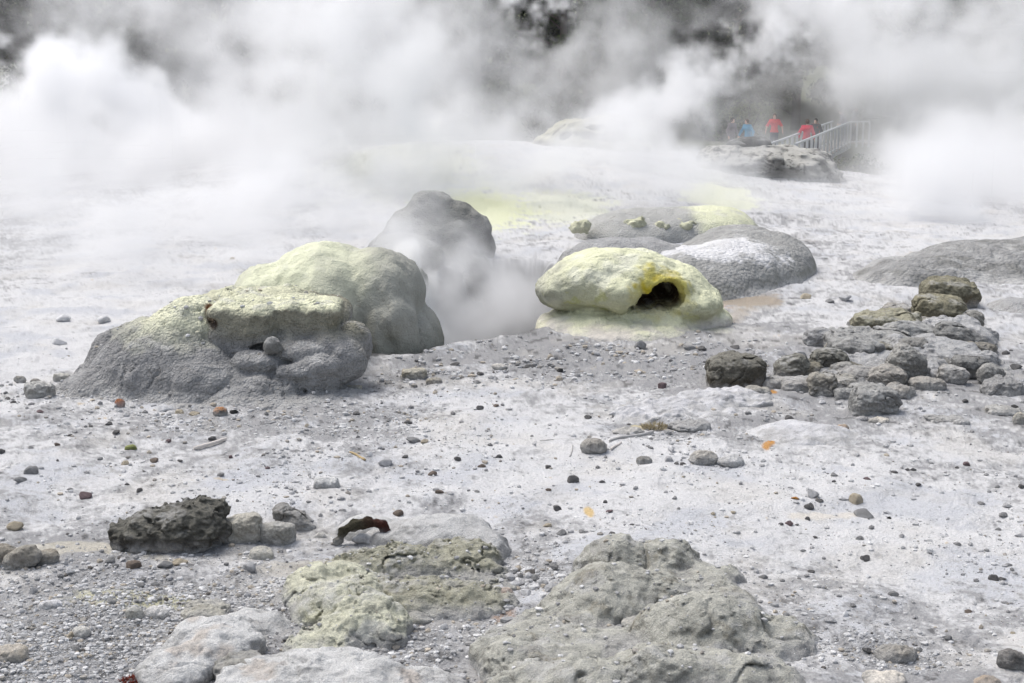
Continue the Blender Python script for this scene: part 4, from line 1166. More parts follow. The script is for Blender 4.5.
def moss():
    c = ground(140, 682)
    V, Fc = [], []
    r = random.Random(5)
    for i in range(420):
        a = r.uniform(0, 6.28); q = r.random() ** .5
        b = c + np.array([q * math.cos(a) * .15, q * math.sin(a) * .08, -.01 + .05 * (1 - q)])
        for j in range(1):
            d = np.array([r.uniform(-1, 1), r.uniform(-1, 1), r.uniform(.2, 1)]); d /= np.linalg.norm(d)
            s = np.cross(d, [0, 0, 1]); s /= np.linalg.norm(s) + 1e-9
            k = len(V); L = r.uniform(.015, .04)
            V += [b - s * .006, b + s * .006, b + d * L]
            Fc += [(k, k + 1, k + 2)]
    me = bpy.data.meshes.new('red_plant'); me.from_pydata([tuple(v - c) for v in V], [], Fc); me.update()
    o = link('red_plant', me, plain('red_leaves', (.16, .03, .018), .8, var=.5, scale=40), c)
    tag(o, 'low dark red plant at the bottom edge on the gravel bed', 'plant')
moss()
# ------------------------------------------------------------------ footbridge
import bmesh
def box_bm(bm, a, b, w, hgt):
    """a bar from a to b with width w and height hgt"""
    a, b = np.array(a, float), np.array(b, float)
    t = (b - a) / np.linalg.norm(b - a)
    up = np.array([0, 0, 1.0]) if abs(t[2]) < .9 else np.array([0, 1.0, 0])
    s = np.cross(t, up); s /= np.linalg.norm(s); u = np.cross(s, t)
    vs = []
    for p in (a, b):
        for (i, j) in ((-1, -1), (1, -1), (1, 1), (-1, 1)):
            vs.append(bm.verts.new(p + s * w / 2 * i + u * hgt / 2 * j))
    for f in ((3, 2, 1, 0), (4, 5, 6, 7), (0, 1, 5, 4), (1, 2, 6, 5), (2, 3, 7, 6), (3, 0, 4, 7)):
        bm.faces.new([vs[i] for i in f])

def bars(name, L, m, parent, bevel=.006):
    bm = bmesh.new()
    for (a, b, w, h) in L: box_bm(bm, a, b, w, h)
    if bevel:
        bmesh.ops.bevel(bm, geom=bm.edges[:], offset=bevel, segments=1, affect='EDGES')
    bmesh.ops.recalc_face_normals(bm, faces=bm.faces)
    me = bpy.data.meshes.new(name); bm.to_mesh(me); bm.free()
    return link(name, me, m, (0, 0, 0), parent)

M_STEEL = plain('galvanised_steel', (.50, .52, .54), .5, .35, .12, 8)
M_DECK = plain('weathered_planks', (.24, .22, .20), .85, 0, .3, 6)
ZD = .08
B0, B1 = np.array([10.1, 56.0]), np.array([16.55, 76.0])
dirb = (B1 - B0) / np.linalg.norm(B1 - B0)
nrm = np.array([dirb[1], -dirb[0]])          # to the right
br = bpy.data.objects.new('footbridge', None); COL.objects.link(br)
br.location = (B0[0], B0[1], ZD)
tag(br, 'grey railed footbridge rising out of the steam behind the layered crag', 'footbridge')
def bp_(s, off, z): 
    q = B0 + dirb * s + nrm * off - B0
    return (q[0], q[1], z)
Lb = float(np.linalg.norm(B1 - B0))
W = .46
npl = 70
bars('deck', [(bp_(i * Lb / npl + .15, -W, -.03), bp_(i * Lb / npl + .15, W, -.03), Lb / npl * .9, .045) for i in range(npl)], M_DECK, br, 0)
for off in (-W + .06, W - .06):
    bars('beam', [(bp_(-.3, off, -.16), bp_(Lb + .3, off, -.16), .09, .19)], M_STEEL, br)
for off in (-W, W):
    bars('handrail', [(bp_(-.4, off, 1.08), bp_(Lb + .05, off, 1.08), .10, .075)], M_STEEL, br)
    bars('lower_rail', [(bp_(-.4, off, .10), bp_(Lb + .05, off, .10), .05, .05)], M_STEEL, br)
    for i in range(15):
        s = i * Lb / 14.2
        bars('post', [(bp_(s, off * 1.04, -.2), bp_(s, off * 1.04, 1.05), .085, .085)], M_STEEL, br)
for i in (2, 5, 8, 11):
    for off in (-W * .9, W * .9):
        s = i * Lb / 14.2 + .4
        bars('support_leg', [(bp_(s, off, -2.9), bp_(s, off, -.26), .12, .12)], M_DECK, br)
# landing at the far end, railing turning to the right
Q0 = B1 + nrm * W - B0; Q1 = Q0 + np.array([1.0, .3])
bars('handrail', [((Q0[0], Q0[1], 1.08), (Q1[0], Q1[1], 1.08), .10, .075)], M_STEEL, br)
bars('lower_rail', [((Q0[0], Q0[1], .10), (Q1[0], Q1[1], .10), .05, .05)], M_STEEL, br)
for i in range(1, 4):
    q = Q0 + (Q1 - Q0) * i / 3
    bars('post', [((q[0], q[1], -.2), (q[0], q[1], 1.05), .085, .085)], M_STEEL, br)
c = B1 - B0 + dirb * 1.6
bars('landing', [((c[0] - .9 , c[1] - 1.1 + .42 * i, -.035), (c[0] + 1.7, c[1] - .75 + .42 * i, -.035), .40, .05) for i in range(8)], M_DECK, br, 0)

# ------------------------------------------------------------------ visitors
M_SKIN = plain('skin', (.52, .34, .26), .6, 0, .06, 10)
def cloth(name, c): return plain(name, c, .9, 0, .18, 14)
def person(loc, head, label, top, low, hair, height=1.70, arms=((.28, .02, -.02), (.28, .02, -.02)), lean=.0, sleeve=1.0, stride=.12, pack=None, bend=.0):
    """one continuous body; x right, y forward (facing), z up"""
    s = height / 1.70
    hipz, shz = .90, 1.40
    ln = lambda z: lean * max(0, z - hipz)
    P_ = lambda x, y, z: np.array([x, y + ln(z), z]) * s
    caps = []
    J = {}
    for sd, i in ((-1, 0), (1, 1)):
        hip = P_(.09 * sd, 0, hipz - .02); kn = P_(.10 * sd, .03 + stride * .5 * sd, .49); an = P_(.105 * sd, stride * sd * .8 - .02, .085); toe = P_(.125 * sd, stride * sd * .8 + .15, .04)
        sh = P_(.175 * sd, 0, shz); ax = arms[i]
        el = P_((.175 + ax[0] * .5) * sd, ax[1] * .5 - .03, shz - .29 + ax[2] * .4)
        wr = P_((.175 + ax[0] * .62) * sd, ax[1] + .05, shz - .53 + ax[2])
        dv = (wr - el) / np.linalg.norm(wr - el)
        J[sd] = (hip, kn, an, toe, sh, el, wr, dv)
        caps += [(hip, kn, .085, .055), (kn, an, .055, .038), (an, toe, .04, .032), (sh, el, .052, .04), (el, wr, .041, .028)]
    caps += [(P_(0, -.01, .93), P_(0, -.01, 1.12), .135, .125), (P_(-.07, -.01, 1.30), P_(.07, -.01, 1.30), .125, .125), (P_(-.13, 0, 1.40), P_(.13, 0, 1.40), .06, .06), (P_(0, 0, 1.40), P_(0, .015, 1.53), .055, .05)]
    hc = P_(0, .03, 1.595)
    def body(P):
        d = None
        for (a, b, ra, rb) in caps:
            q = sd_cap(P, a, b, ra * s, rb * s)
            d = q if d is None else smin(d, q, .045 * s)
        h_ = sd_ell(P, hc, np.array([.075, .095, .112]) * s)
        h_ = smin(h_, sd_cap(P, hc + np.array([0, .09, -.015]) * s, hc + np.array([0, .108, -.03]) * s, .012 * s, .016 * s), .012 * s)      # nose
        h_ = smin(h_, sd_ell(P, hc + np.array([0, .05, -.075]) * s, np.array([.05, .05, .04]) * s), .03 * s)                                    # jaw
        for e in (-1, 1):
            h_ = smin(h_, sd_ell(P, hc + np.array([.078 * e, -.01, -.01]) * s, np.array([.012, .022, .034]) * s), .008 * s)
            h_ = smax(h_, -sd_ell(P, hc + np.array([.03 * e, .098, .01]) * s, np.array([.016, .012, .010]) * s), .008 * s)
        d = smin(d, h_, .03 * s)
        for e in (-1, 1):
            hip, kn, an, toe, sh, el, wr, dv = J[e]
            side = np.cross(dv, [0, 1, 0]); side /= np.linalg.norm(side) + 1e-9
            fw = np.cross(side, dv)
            pm = wr + dv * .05 * s
            hd = sd_ell((P - pm) @ np.stack([dv, fw, side], 1), 0, np.array([.055, .040, .018]) * s)
            for k in range(4):
                r0 = pm + dv * .035 * s + fw * (-.03 + .02 * k) * s
                ln_ = (.058, .070, .066, .052)[k] * s
                m_ = r0 + dv * ln_ * .55
                hd = smin(hd, np.minimum(sd_cap(P, r0, m_, .0095 * s, .009 * s), sd_cap(P, m_, m_ + (dv * .8 - side * .45 * e) * ln_ * .5, .009 * s, .008 * s)), .006 * s)
            hd = smin(hd, sd_cap(P, pm - dv * .02 * s + fw * .03 * s, pm + dv * .03 * s + fw * .068 * s, .011 * s, .009 * s), .008 * s)
            d = smin(d, hd, .018 * s)
        return d
    def shell(kind):
        def f(P):
            d = None
            for (a, b, ra, rb) in caps:
                q = sd_cap(P, a, b, ra * s, rb * s)
                d = q if d is None else smin(d, q, .05 * s)
            wr = .006 * fbm(P, 9, 2)
            if kind == 'top':
                d = d - .022 * s - wr
                d = smax(d, .86 * s - P[:, 2], .01)
                d = smax(d, P[:, 2] - 1.47 * s, .01)
                legs = np.minimum(*[sd_cap(P, J[e][0] - np.array([0, 0, .1]), J[e][1], .12 * s, .1 * s) for e in (-1, 1)])
                for e in (-1, 1):
                    hd = np.linalg.norm(P - (J[e][6] + J[e][7] * .075 * s), axis=1) - .085 * s
                    d = smax(d, -hd, .008)
                    if sleeve < 1:
                        fa = sd_cap(P, J[e][5] + J[e][7] * .02, J[e][6] + J[e][7] * .1, .075 * s, .09 * s)
                        d = smax(d, -fa, .008)
            elif kind == 'low':
                d = d - .020 * s - wr
                d = smax(d, P[:, 2] - .93 * s, .01)
                d = smax(d, .09 * s - P[:, 2], .01)
                for e in (-1, 1):
                    ar = sd_cap(P, J[e][5], J[e][6] + J[e][7] * .16 * s, .07 * s, .075 * s)
                    d = smax(d, -ar, .008)
            elif kind == 'shoe':
                d = np.minimum(*[smin(sd_cap(P, J[e][2], J[e][3], .05 * s, .042 * s), sd_cap(P, J[e][2], J[e][2] + np.array([0, -.03, -.03]) * s, .05 * s, .045 * s), .03) for e in (-1, 1)])
                d = smax(d, .005 - P[:, 2], .008); d = smax(d, P[:, 2] - .125 * s, .01)
            elif kind == 'hair':
                q = P - hc
                d = sd_ell(P, hc + np.array([0, -.012, .016]) * s, np.array([.088, .108, .118]) * s) - .006 * fbm(P, 22, 2)
                face = sd_ell(P, hc + np.array([0, .12, -.045]) * s, np.array([.075, .09, .115]) * s)
                d = smax(d, -face, .015); d = smax(d, (-.10 * s) - q[:, 2], .01)
            return d
        return f
    root = bpy.data.objects.new('person', None); COL.objects.link(root)
    root.location = [float(v) for v in loc]; root.rotation_euler = (0, 0, head)
    tag(root, label, 'person', 'visitors on the far path')
    def put(name, f, m, lo, hi, h=.013):
        V, Q = surface_nets(f, np.array(lo) * s, np.array(hi) * s, h)
        link(name, make_mesh(name, V, Q), m, (0, 0, 0), root)
    X = .62
    put('body', body, M_SKIN, (-X, -.4, 0), (X, .6, 1.75), .0125)
    put('jacket' if sleeve >= 1 else 'shirt', shell('top'), top, (-X, -.35, .8), (X, .55, 1.5), .016)
    put('trousers', shell('low'), low, (-.4, -.4, .05), (.4, .5, 1.0), .016)
    put('shoes', shell('shoe'), cloth('shoe_leather', (.06, .055, .05)), (-.3, -.4, -.02), (.3, .5, .2), .013)
    put('hair', shell('hair'), hair, (-.2, -.2, 1.4), (.2, .3, 1.78), .011)
    if pack is not None:
        def fp(P):
            d = sd_rbox(P, P_(0, -.20, 1.20), np.array([.15, .085, .22]) * s, .06)
            for e in (-1, 1):
                d = smin(d, sd_cap(P, P_(.11 * e, -.16, 1.42), P_(.12 * e, .02, 1.475), .018, .018), .02)
                d = smin(d, sd_cap(P, P_(.12 * e, .02, 1.475), P_(.12 * e, .14, 1.30), .018, .016), .02)
            return d
        put('backpack', fp, pack, (-.3, -.4, .9), (.3, .3, 1.6), .014)
    return root

H_DARK = cloth('dark_hair', (.025, .018, .014)); H_BROWN = cloth('brown_hair', (.09, .05, .03))
RED = cloth('red_cloth', (.62, .05, .055)); RED2 = cloth('crimson_cloth', (.60, .03, .07)); BLUE = cloth('blue_cloth', (.04, .22, .36)); NAVY = cloth('dark_trousers', (.035, .04, .06))
BLACK = cloth('black_cloth', (.02, .02, .024)); PURP = cloth('dark_purple_cloth', (.05, .04, .085)); GREYC = cloth('grey_cloth', (.17, .15, .16)); JEAN = cloth('denim', (.07, .10, .16))
def gz(px, Y, z=None):
    x = (px - 512) / F * Y
    return (x, Y, float(H(x, Y)[0]) if z is None else z)
person(gz(772, 70), 2.9, 'person in a red shirt with bare arms hanging, standing alone left of the bridge', RED, NAVY, H_BROWN, 1.72, ((.34, .0, .02), (.34, .0, .02)), sleeve=0)
person(gz(804.5, 63.5, ZD), -.35, 'person in a bright red jacket at the near end of the bridge', RED2, BLACK, H_BROWN, 1.66, ((.3, .12, .06), (.22, .05, 0)))
person(gz(813, 66, ZD), 2.6, 'person in dark clothes with a black backpack behind the red jacket on the bridge', BLACK, NAVY, H_DARK, 1.60, ((.25, .2, .1), (.25, .2, .1)), pack=cloth('red_straps', (.35, .03, .035)))
person(gz(841.5, 77.6, ZD), 1.2, 'person in a dark purple coat leaning on the far end of the bridge rail', PURP, BLACK, H_DARK, 1.62, ((.3, .2, .1), (.3, .2, .1)), lean=.25)
person(gz(851, 77.9, ZD), -1.9, 'taller person in dark clothes at the far right end of the bridge', cloth('slate_cloth', (.06, .06, .09)), NAVY, H_DARK, 1.78, ((.25, .05, 0), (.25, .05, 0)))
person(gz(746, 66), 2.2, 'person in a blue jacket behind the crag at the left of the visitors', BLUE, JEAN, H_BROWN, 1.60, ((.42, .1, .05), (.42, .1, .05)), lean=.1)
person(gz(730, 66.5), -2.4, 'person in grey clothes left of the blue jacket, almost lost in steam', GREYC, GREYC, H_DARK, 1.60, ((.3, .05, .0), (.3, .05, .0)))

# ------------------------------------------------------------------ trees and shrubs
def leaf_mat(name, c):
    m, nt, b = nmat(name)
    L = nt.links.new
    a = nt.nodes.new('ShaderNodeAttribute'); a.attribute_name = 'Col'
    oi = nt.nodes.new('ShaderNodeObjectInfo')
    mr = nt.nodes.new('ShaderNodeMapRange'); mr.inputs['To Min'].default_value = .7; mr.inputs['To Max'].default_value = 1.3
    L(oi.outputs['Random'], mr.inputs['Value'])
    mul = nt.nodes.new('ShaderNodeVectorMath'); mul.operation = 'SCALE'
    L(a.outputs['Color'], mul.inputs[0]); L(mr.outputs['Result'], mul.inputs['Scale'])
    L(mul.outputs['Vector'], b.inputs['Base Color'])
    b.inputs['Roughness'].default_value = .6
    return m
M_LEAF = leaf_mat('forest_leaves', None)
M_BARK = plain('bark', (.09, .075, .06), .9, 0, .3, 12)

def tube_mesh(name, segs):
    V, Q = [], []
    n = 7
    for (a, b, ra, rb) in segs:
        a, b = np.array(a, float), np.array(b, float)
        t = (b - a) / np.linalg.norm(b - a)
        s1 = np.cross(t, [.3, .9, .2]); s1 /= np.linalg.norm(s1); s2 = np.cross(t, s1)
        k = len(V)
        for (p, r) in ((a, ra), (b, rb)):
            for i in range(n):
                an = 6.2832 * i / n
                V.append(p + (s1 * math.cos(an) + s2 * math.sin(an)) * r)
        for i in range(n):
            Q.append((k + i, k + (i + 1) % n, k + n + (i + 1) % n, k + n + i))
    return make_mesh(name, np.array(V), np.array(Q))

def foliage(name, clumps, per, leaf, r, pal):
    V, Q, C = [], [], []
    for (c, cr) in clumps:
        k = int(per * cr ** 2)
        d = r.normal(size=(k, 3)); d /= np.linalg.norm(d, axis=1)[:, None]
        p = np.array(c) + d * (cr * r.random((k, 1)) ** .45) * np.array([1, 1, .75])
        nn = d + .9 * r.normal(size=(k, 3)); nn /= np.linalg.norm(nn, axis=1)[:, None]
        t = np.cross(nn, r.normal(size=(k, 3))); t /= np.linalg.norm(t, axis=1)[:, None]
        b = np.cross(nn, t)
        l = leaf * r.uniform(.6, 1.3, (k, 1)); w = l * .5
        base = len(V) * 4
        V.append(np.stack([p - t * l, p - b * w, p + t * l, p + b * w], 1).reshape(-1, 3))
        col = pal[r.integers(len(pal))] * r.uniform(.6, 1.45, (k, 1))
        C.append(np.repeat(col, 4, 0))
    V = np.concatenate(V); C = np.concatenate(C)
    me = make_mesh(name, V, np.arange(len(V)).reshape(-1, 4), False)
    set_col(me, C)
    return me

PAL = np.array([(.020, .034, .012), (.032, .052, .014), (.018, .028, .014), (.045, .064, .018)])
def tree_protos():
    out = []
    for sd in range(3):
        r = np.random.default_rng(40 + sd)
        hgt = (12.5, 14, 11)[sd]
        segs = [((0, 0, -.4), (.1, .05, hgt * .3), .30, .22), ((.1, .05, hgt * .3), (.05, .2, hgt * .6), .22, .13), ((.05, .2, hgt * .6), (.0, .1, hgt * .9), .13, .04)]
        clumps = []
        for i in range(44):
            z = hgt * r.uniform(.10, .98)
            a = r.uniform(0, 6.28)
            rr = 3.3 * (1 - ((z / hgt - .5) / .62) ** 2) ** .5 * r.uniform(.35, 1.0)
            cpt = np.array([rr * math.cos(a), rr * math.sin(a), z])
            clumps.append((cpt, r.uniform(.75, 1.5)))
            if i % 2 == 0:
                segs.append(((0.05, .1, max(.8, z - 1.2)), cpt, .075, .02))
        out.append((tube_mesh('trunk', segs), foliage('crown', clumps, 330, .17, r, PAL)))
    return out
protos = tree_protos()
def plant(kind, name, x, y, sc, label, cat, group):
    o = bpy.data.objects.new(name, None); COL.objects.link(o)
    o.location = (x, y, float(H(x, y)[0])); o.scale = (sc, sc, sc); o.rotation_euler = (0, 0, random.uniform(0, 6.28))
    tag(o, label, cat, group)
    for nm, me, m in (('trunk', kind[0], M_BARK), ('crown', kind[1], M_LEAF)):
        link(nm, me, m, (0, 0, 0), o)
    return o
TREES = [(-33, 86), (-27.5, 89), (-22, 86), (-17, 90), (-12, 87), (-6.5, 90), (-2.0, 87), (3.0, 88.5), (8, 86), (13, 88), (17, 91), (22.5, 87), (28, 89), (33, 86),
         (-30, 97), (-24, 99), (-18, 97), (-12.5, 99), (-7, 97), (-1, 100), (4.8, 97), (10, 99), (16, 98), (22, 99), (27.5, 98), (33, 99)]
TREES.sort(key=lambda t: math.atan2(t[0], t[1]))
front = [t for t in TREES if t[1] < 94]; back = [t for t in TREES if t[1] >= 94]
tn = ['leftmost', 'second', 'third', 'fourth', 'fifth', 'sixth', 'seventh', 'eighth', 'ninth', 'tenth', 'eleventh', 'twelfth', 'thirteenth', 'fourteenth']
for row, L in (('front', front), ('back', back)):
    for i, (x, y) in enumerate(L):
        lab = '%s dark tree%s, %s row of the wood behind the steam' % (tn[i] if i < len(L) - 1 else 'rightmost', '' if i in (0, len(L) - 1) else ' from the left', row)
        plant(protos[(i + (row == 'back')) % 3], 'forest_tree', x, y, random.uniform(.92, 1.1), lab, 'tree', 'trees of the dark wood')
def shrub_protos():
    out = []
    for sd, pal in ((0, PAL * 1.3), (1, np.array([(.11, .125, .045), (.13, .14, .06), (.09, .11, .04)]))):
        r = np.random.default_rng(60 + sd)
        cl = [(np.array([r.uniform(-1, 1), r.uniform(-1, 1), r.uniform(.4, 1.6)]), r.uniform(.4, .8)) for _ in range(16)]
        segs = [((0, 0, -.3), (c[0] * .8, c[1] * .8, c[2]), .05, .015) for c, _ in cl]
        out.append((tube_mesh('stem', segs), foliage('crown', cl, 300, .09, r, pal)))
    return out
sp = shrub_protos()
SHR = [(10.5, 79.5, 0, 1.1, 'dark shrub at the wood edge behind the person in the red shirt'), (12.5, 81, 1, 1.0, 'olive green shrub behind the person in the red shirt'), (13.9, 65, 1, .95, 'pale olive shrub below the bridge rail'),
       (16.2, 66, 1, 1.05, 'larger olive shrub right of the bridge in the gully'), (19.0, 68, 0, 1.1, 'dark green shrub half lost in steam right of the bridge'), (23, 72, 1, 1.2, 'dim olive shrub at the right in the steam'),
       (26.5, 74, 0, 1.3, 'dark shrub furthest right in the steam'), (6.5, 80, 0, 1.3, 'dark shrub at the wood edge left of the visitors'), (1.5, 80, 0, 1.3, 'dark shrub at the wood edge behind the crest rock'),
       (-27, 80, 0, 1.5, 'dark shrub at the wood edge at far left'), (-22, 81, 0, 1.4, 'dark shrub second from the left along the wood edge'), (-16, 81, 0, 1.4, 'dark shrub third from the left along the wood edge')]
for (x, y, k, sc, lab) in SHR:
    plant(sp[k], 'shrub', x, y, sc, lab, 'shrub', 'shrubs at the wood edge')

# ------------------------------------------------------------------ steam
def steam_mat(name, dens, aniso=.0):
    m = bpy.data.materials.new(name); m.use_nodes = True
    nt = m.node_tree
    for n in list(nt.nodes):
        if n.type == 'BSDF_PRINCIPLED': nt.nodes.remove(n)
    v = nt.nodes.new('ShaderNodeVolumePrincipled')
    v.inputs['Color'].default_value = (.995, .996, .998, 1)
    v.inputs['Density'].default_value = dens
    v.inputs['Anisotropy'].default_value = aniso
    nt.links.new(v.outputs['Volume'], nt.nodes['Material Output'].inputs['Volume'])
    return m

def steam(name, lo, hi, vox, blobs, mat, warp, erode, label, floor_fade=None):
    """density field of soft billows, warped by turbulence and sampled to a grid; blobs: centre, radii, strength"""
    ng = bpy.data.node_groups.new(name, 'GeometryNodeTree')
    ng.interface.new_socket('Geometry', in_out='INPUT', socket_type='NodeSocketGeometry')
    ng.interface.new_socket('Geometry', in_out='OUTPUT', socket_type='NodeSocketGeometry')
    N, L = ng.nodes, ng.links.new
    out = N.new('NodeGroupOutput')
    vc = N.new('GeometryNodeVolumeCube')
    vc.inputs['Min'].default_value = lo; vc.inputs['Max'].default_value = hi
    for ax, k in zip('XYZ', range(3)):
        vc.inputs['Resolution ' + ax].default_value = int((hi[k] - lo[k]) / vox)
    pos = N.new('GeometryNodeInputPosition')
    def noise(scale, det, rough, off=0.0):
        a = N.new('ShaderNodeVectorMath'); a.operation = 'ADD'; a.inputs[1].default_value = (off, off * .7, off * 1.3)
        L(pos.outputs[0], a.inputs[0])
        n = N.new('ShaderNodeTexNoise'); n.inputs['Scale'].default_value = scale; n.inputs['Detail'].default_value = det; n.inputs['Roughness'].default_value = rough
        L(a.outputs[0], n.inputs['Vector'])
        return n
    cur = pos.outputs[0]
    for (sc, amp, det) in warp:
        n = noise(sc, det, .55, sc * 31)
        ma = N.new('ShaderNodeVectorMath'); ma.operation = 'SUBTRACT'; ma.inputs[1].default_value = (.5, .5, .5)
        L(n.outputs['Color'], ma.inputs[0])
        mb = N.new('ShaderNodeVectorMath'); mb.operation = 'MULTIPLY_ADD'; mb.inputs[1].default_value = (amp, amp, amp)
        L(ma.outputs[0], mb.inputs[0]); L(cur, mb.inputs[2])
        cur = mb.outputs[0]
    total = None
    for (c, r, s, inner) in blobs:
        q = N.new('ShaderNodeVectorMath'); q.operation = 'MULTIPLY_ADD'
        q.inputs[1].default_value = [1 / float(v) for v in r]; q.inputs[2].default_value = [-float(a) / float(b) for a, b in zip(c, r)]
        L(cur, q.inputs[0])
        l = N.new('ShaderNodeVectorMath'); l.operation = 'LENGTH'; L(q.outputs[0], l.inputs[0])
        m = N.new('ShaderNodeMapRange'); m.interpolation_type = 'SMOOTHSTEP'
        m.inputs['From Min'].default_value = 1.0; m.inputs['From Max'].default_value = inner
        m.inputs['To Min'].default_value = 0.0; m.inputs['To Max'].default_value = s
        L(l.outputs['Value'], m.inputs['Value'])
        if total is None: total = m.outputs['Result']
        else:
            a = N.new('ShaderNodeMath'); a.operation = 'ADD'; L(total, a.inputs[0]); L(m.outputs['Result'], a.inputs[1]); total = a.outputs[0]
    n = noise(*erode[0])
    mr = N.new('ShaderNodeMapRange'); mr.inputs['From Min'].default_value = erode[1]; mr.inputs['From Max'].default_value = erode[2]
    mr.inputs['To Min'].default_value = erode[3]; mr.inputs['To Max'].default_value = erode[4]
    L(n.outputs['Fac'], mr.inputs['Value'])
    # turbulence eats into the thin edges more than into the dense cores
    mn = N.new('ShaderNodeMath'); mn.operation = 'MINIMUM'; mn.inputs[1].default_value = .5; L(total, mn.inputs[0])
    me_ = N.new('ShaderNodeMath'); me_.operation = 'MULTIPLY'; L(mn.outputs[0], me_.inputs[0]); L(mr.outputs['Result'], me_.inputs[1])
    mm = N.new('ShaderNodeMath'); mm.operation = 'SUBTRACT'; L(total, mm.inputs[0]); L(me_.outputs[0], mm.inputs[1])
    cl = N.new('ShaderNodeMath'); cl.operation = 'MAXIMUM'; cl.inputs[1].default_value = 0.0; L(mm.outputs[0], cl.inputs[0])
    L(cl.outputs[0], vc.inputs['Density'])
    sm = N.new('GeometryNodeSetMaterial'); sm.inputs['Material'].default_value = mat
    L(vc.outputs['Volume'], sm.inputs['Geometry']); L(sm.outputs[0], out.inputs[0])
    me = bpy.data.meshes.new(name)
    me.materials.append(mat)
    o = bpy.data.objects.new(name, me); COL.objects.link(o)
    md = o.modifiers.new('steam', 'NODES'); md.node_group = ng
    tag(o, label, kind='stuff')
    return o

def B(px, py, Y, rx, rz, ry, s, inner=.25):
    return (at(px, py, Y), (rx * Y / F, ry, rz * Y / F), s, inner)
def BW(x, y, z, rx, ry, rz, s, inner=.3):
    return (np.array([x, y, z]), (rx, ry, rz), s, inner)
FAR = [
    # bright billow at the left and what surrounds it
    B(95, 98, 52, 84, 50, 3.2, 1.0, .55), B(60, 74, 52, 48, 38, 3, 1.0, .55), B(150, 108, 52, 50, 36, 2.6, .9, .55), B(115, 70, 52, 48, 32, 2.6, .6, .55), B(40, 140, 54, 70, 40, 4, .6),
    # high veil in front of the wood
    B(250, 30, 74, 280, 90, 5, .26), B(560, 80, 74, 240, 90, 5, .24), B(420, 100, 72, 160, 80, 5, .20), B(900, 100, 74, 220, 80, 5, .24), B(200, 120, 74, 130, 70, 4, .16), B(640, 40, 74, 130, 70, 4, .2), B(470, 30, 74, 120, 60, 4, .2), B(90, 10, 74, 150, 44, 4, .3),
    # main column drifting up from the crater
    B(340, 95, 42, 95, 88, 3.2, .55, .4), B(385, 40, 43, 66, 70, 3.2, .6, .5), B(415, 130, 42, 40, 54, 2.2, .5, .4), B(260, 90, 43, 70, 60, 2.6, .35, .4), B(320, 10, 44, 80, 50, 3, .4, .4), B(290, 60, 44, 95, 70, 4, .42), B(320, 170, 40, 120, 44, 3.5, .26), B(425, 110, 43, 46, 66, 3, .22, .4), B(255, 25, 48, 100, 55, 4, .32), B(440, 40, 48, 40, 60, 3, .1),
    # bank creeping along the ground, left
    B(150, 175, 54, 280, 44, 5, .5), B(130, 195, 46, 280, 40, 5, .35), B(130, 225, 39, 260, 48, 5, .26), B(150, 260, 33, 230, 44, 4.5, .22), B(160, 290, 28, 200, 36, 4, .05), B(270, 205, 36, 160, 44, 4, .5), B(20, 160, 60, 190, 40, 5, .4),
    B(150, 142, 68, 330, 38, 6, .4), B(440, 150, 64, 170, 36, 5, .3), B(420, 175, 48, 150, 32, 4, .22),
    BW(-9, 46, 1.2, 10, 6, 1.7, .45), BW(-13, 40, .6, 9, 4.5, 1.4, .38), BW(-4.5, 42, .8, 5, 4, 1.4, .3), BW(-8, 36, .4, 7, 4, 1.3, .55), BW(-7.5, 31, .2, 6, 3.4, 1.2, .5), BW(-6, 27.5, .1, 4.5, 2.4, .8, .22), BW(-15, 54, 1.3, 11, 5, 2.4, .5), BW(-3, 50, 1.8, 6, 4, 1.2, .25),
    # middle
    B(560, 145, 64, 170, 45, 4, .3), B(698, 98, 50, 46, 34, 2.6, 1.1, .55), B(660, 132, 48, 60, 38, 2.6, .8, .5), B(625, 155, 46, 60, 26, 2.4, .7, .6), B(600, 172, 43, 130, 38, 3.5, .6), B(490, 185, 40, 150, 34, 3.5, .36), B(680, 185, 44, 80, 32, 2.5, .6), B(725, 180, 45, 44, 22, 2, .3), B(640, 200, 39, 160, 28, 3, .22),
    # right: the wide bright cloud and the ground bank below it
    B(940, 40, 60, 190, 76, 4.5, .5, .4), B(860, 70, 60, 66, 40, 3, .4, .4), B(980, 110, 58, 100, 50, 4, .35, .4), B(810, 15, 64, 150, 52, 5, .5), B(1010, 95, 58, 110, 55, 4, .5), B(890, 80, 64, 110, 40, 4, .36),
    B(960, 200, 46, 180, 48, 4, .9), B(905, 212, 43, 70, 40, 2.5, .8), B(1010, 175, 50, 130, 40, 4, .7), B(930, 160, 58, 130, 40, 4, .34), B(830, 226, 40, 70, 24, 2.0, .34), B(940, 232, 38, 170, 34, 3, .5),
    B(960, 150, 70, 200, 36, 7, .35), B(780, 128, 57, 80, 40, 3, .12),
    BW(2, 45, 1.5, 6, 4, 1.3, .34), BW(5.0, 44.0, .7, 3.2, 2.4, 1.4, .45), BW(14, 43, .5, 4.6, 4, 1.6, .6), BW(17, 48, 1.0, 7, 4, 2.3, .6), BW(12, 38, .2, 5.5, 3.5, 1.1, .5), BW(5, 39.5, .4, 5, 3, 1.0, .3),
    # clear gaps where the wood shows
    B(0, 84, 62, 54, 66, 26, -9, .3), B(545, -6, 66, 62, 46, 20, -6, .3), B(744, 62, 66, 54, 46, 17, -5, .3), B(785, 122, 66, 60, 24, 8, -.4, .3), B(835, 135, 66, 46, 30, 10, -.3, .3), B(172, 142, 60, 46, 22, 14, -1.6, .3), B(215, 100, 64, 34, 44, 9, -.5, .3),
]
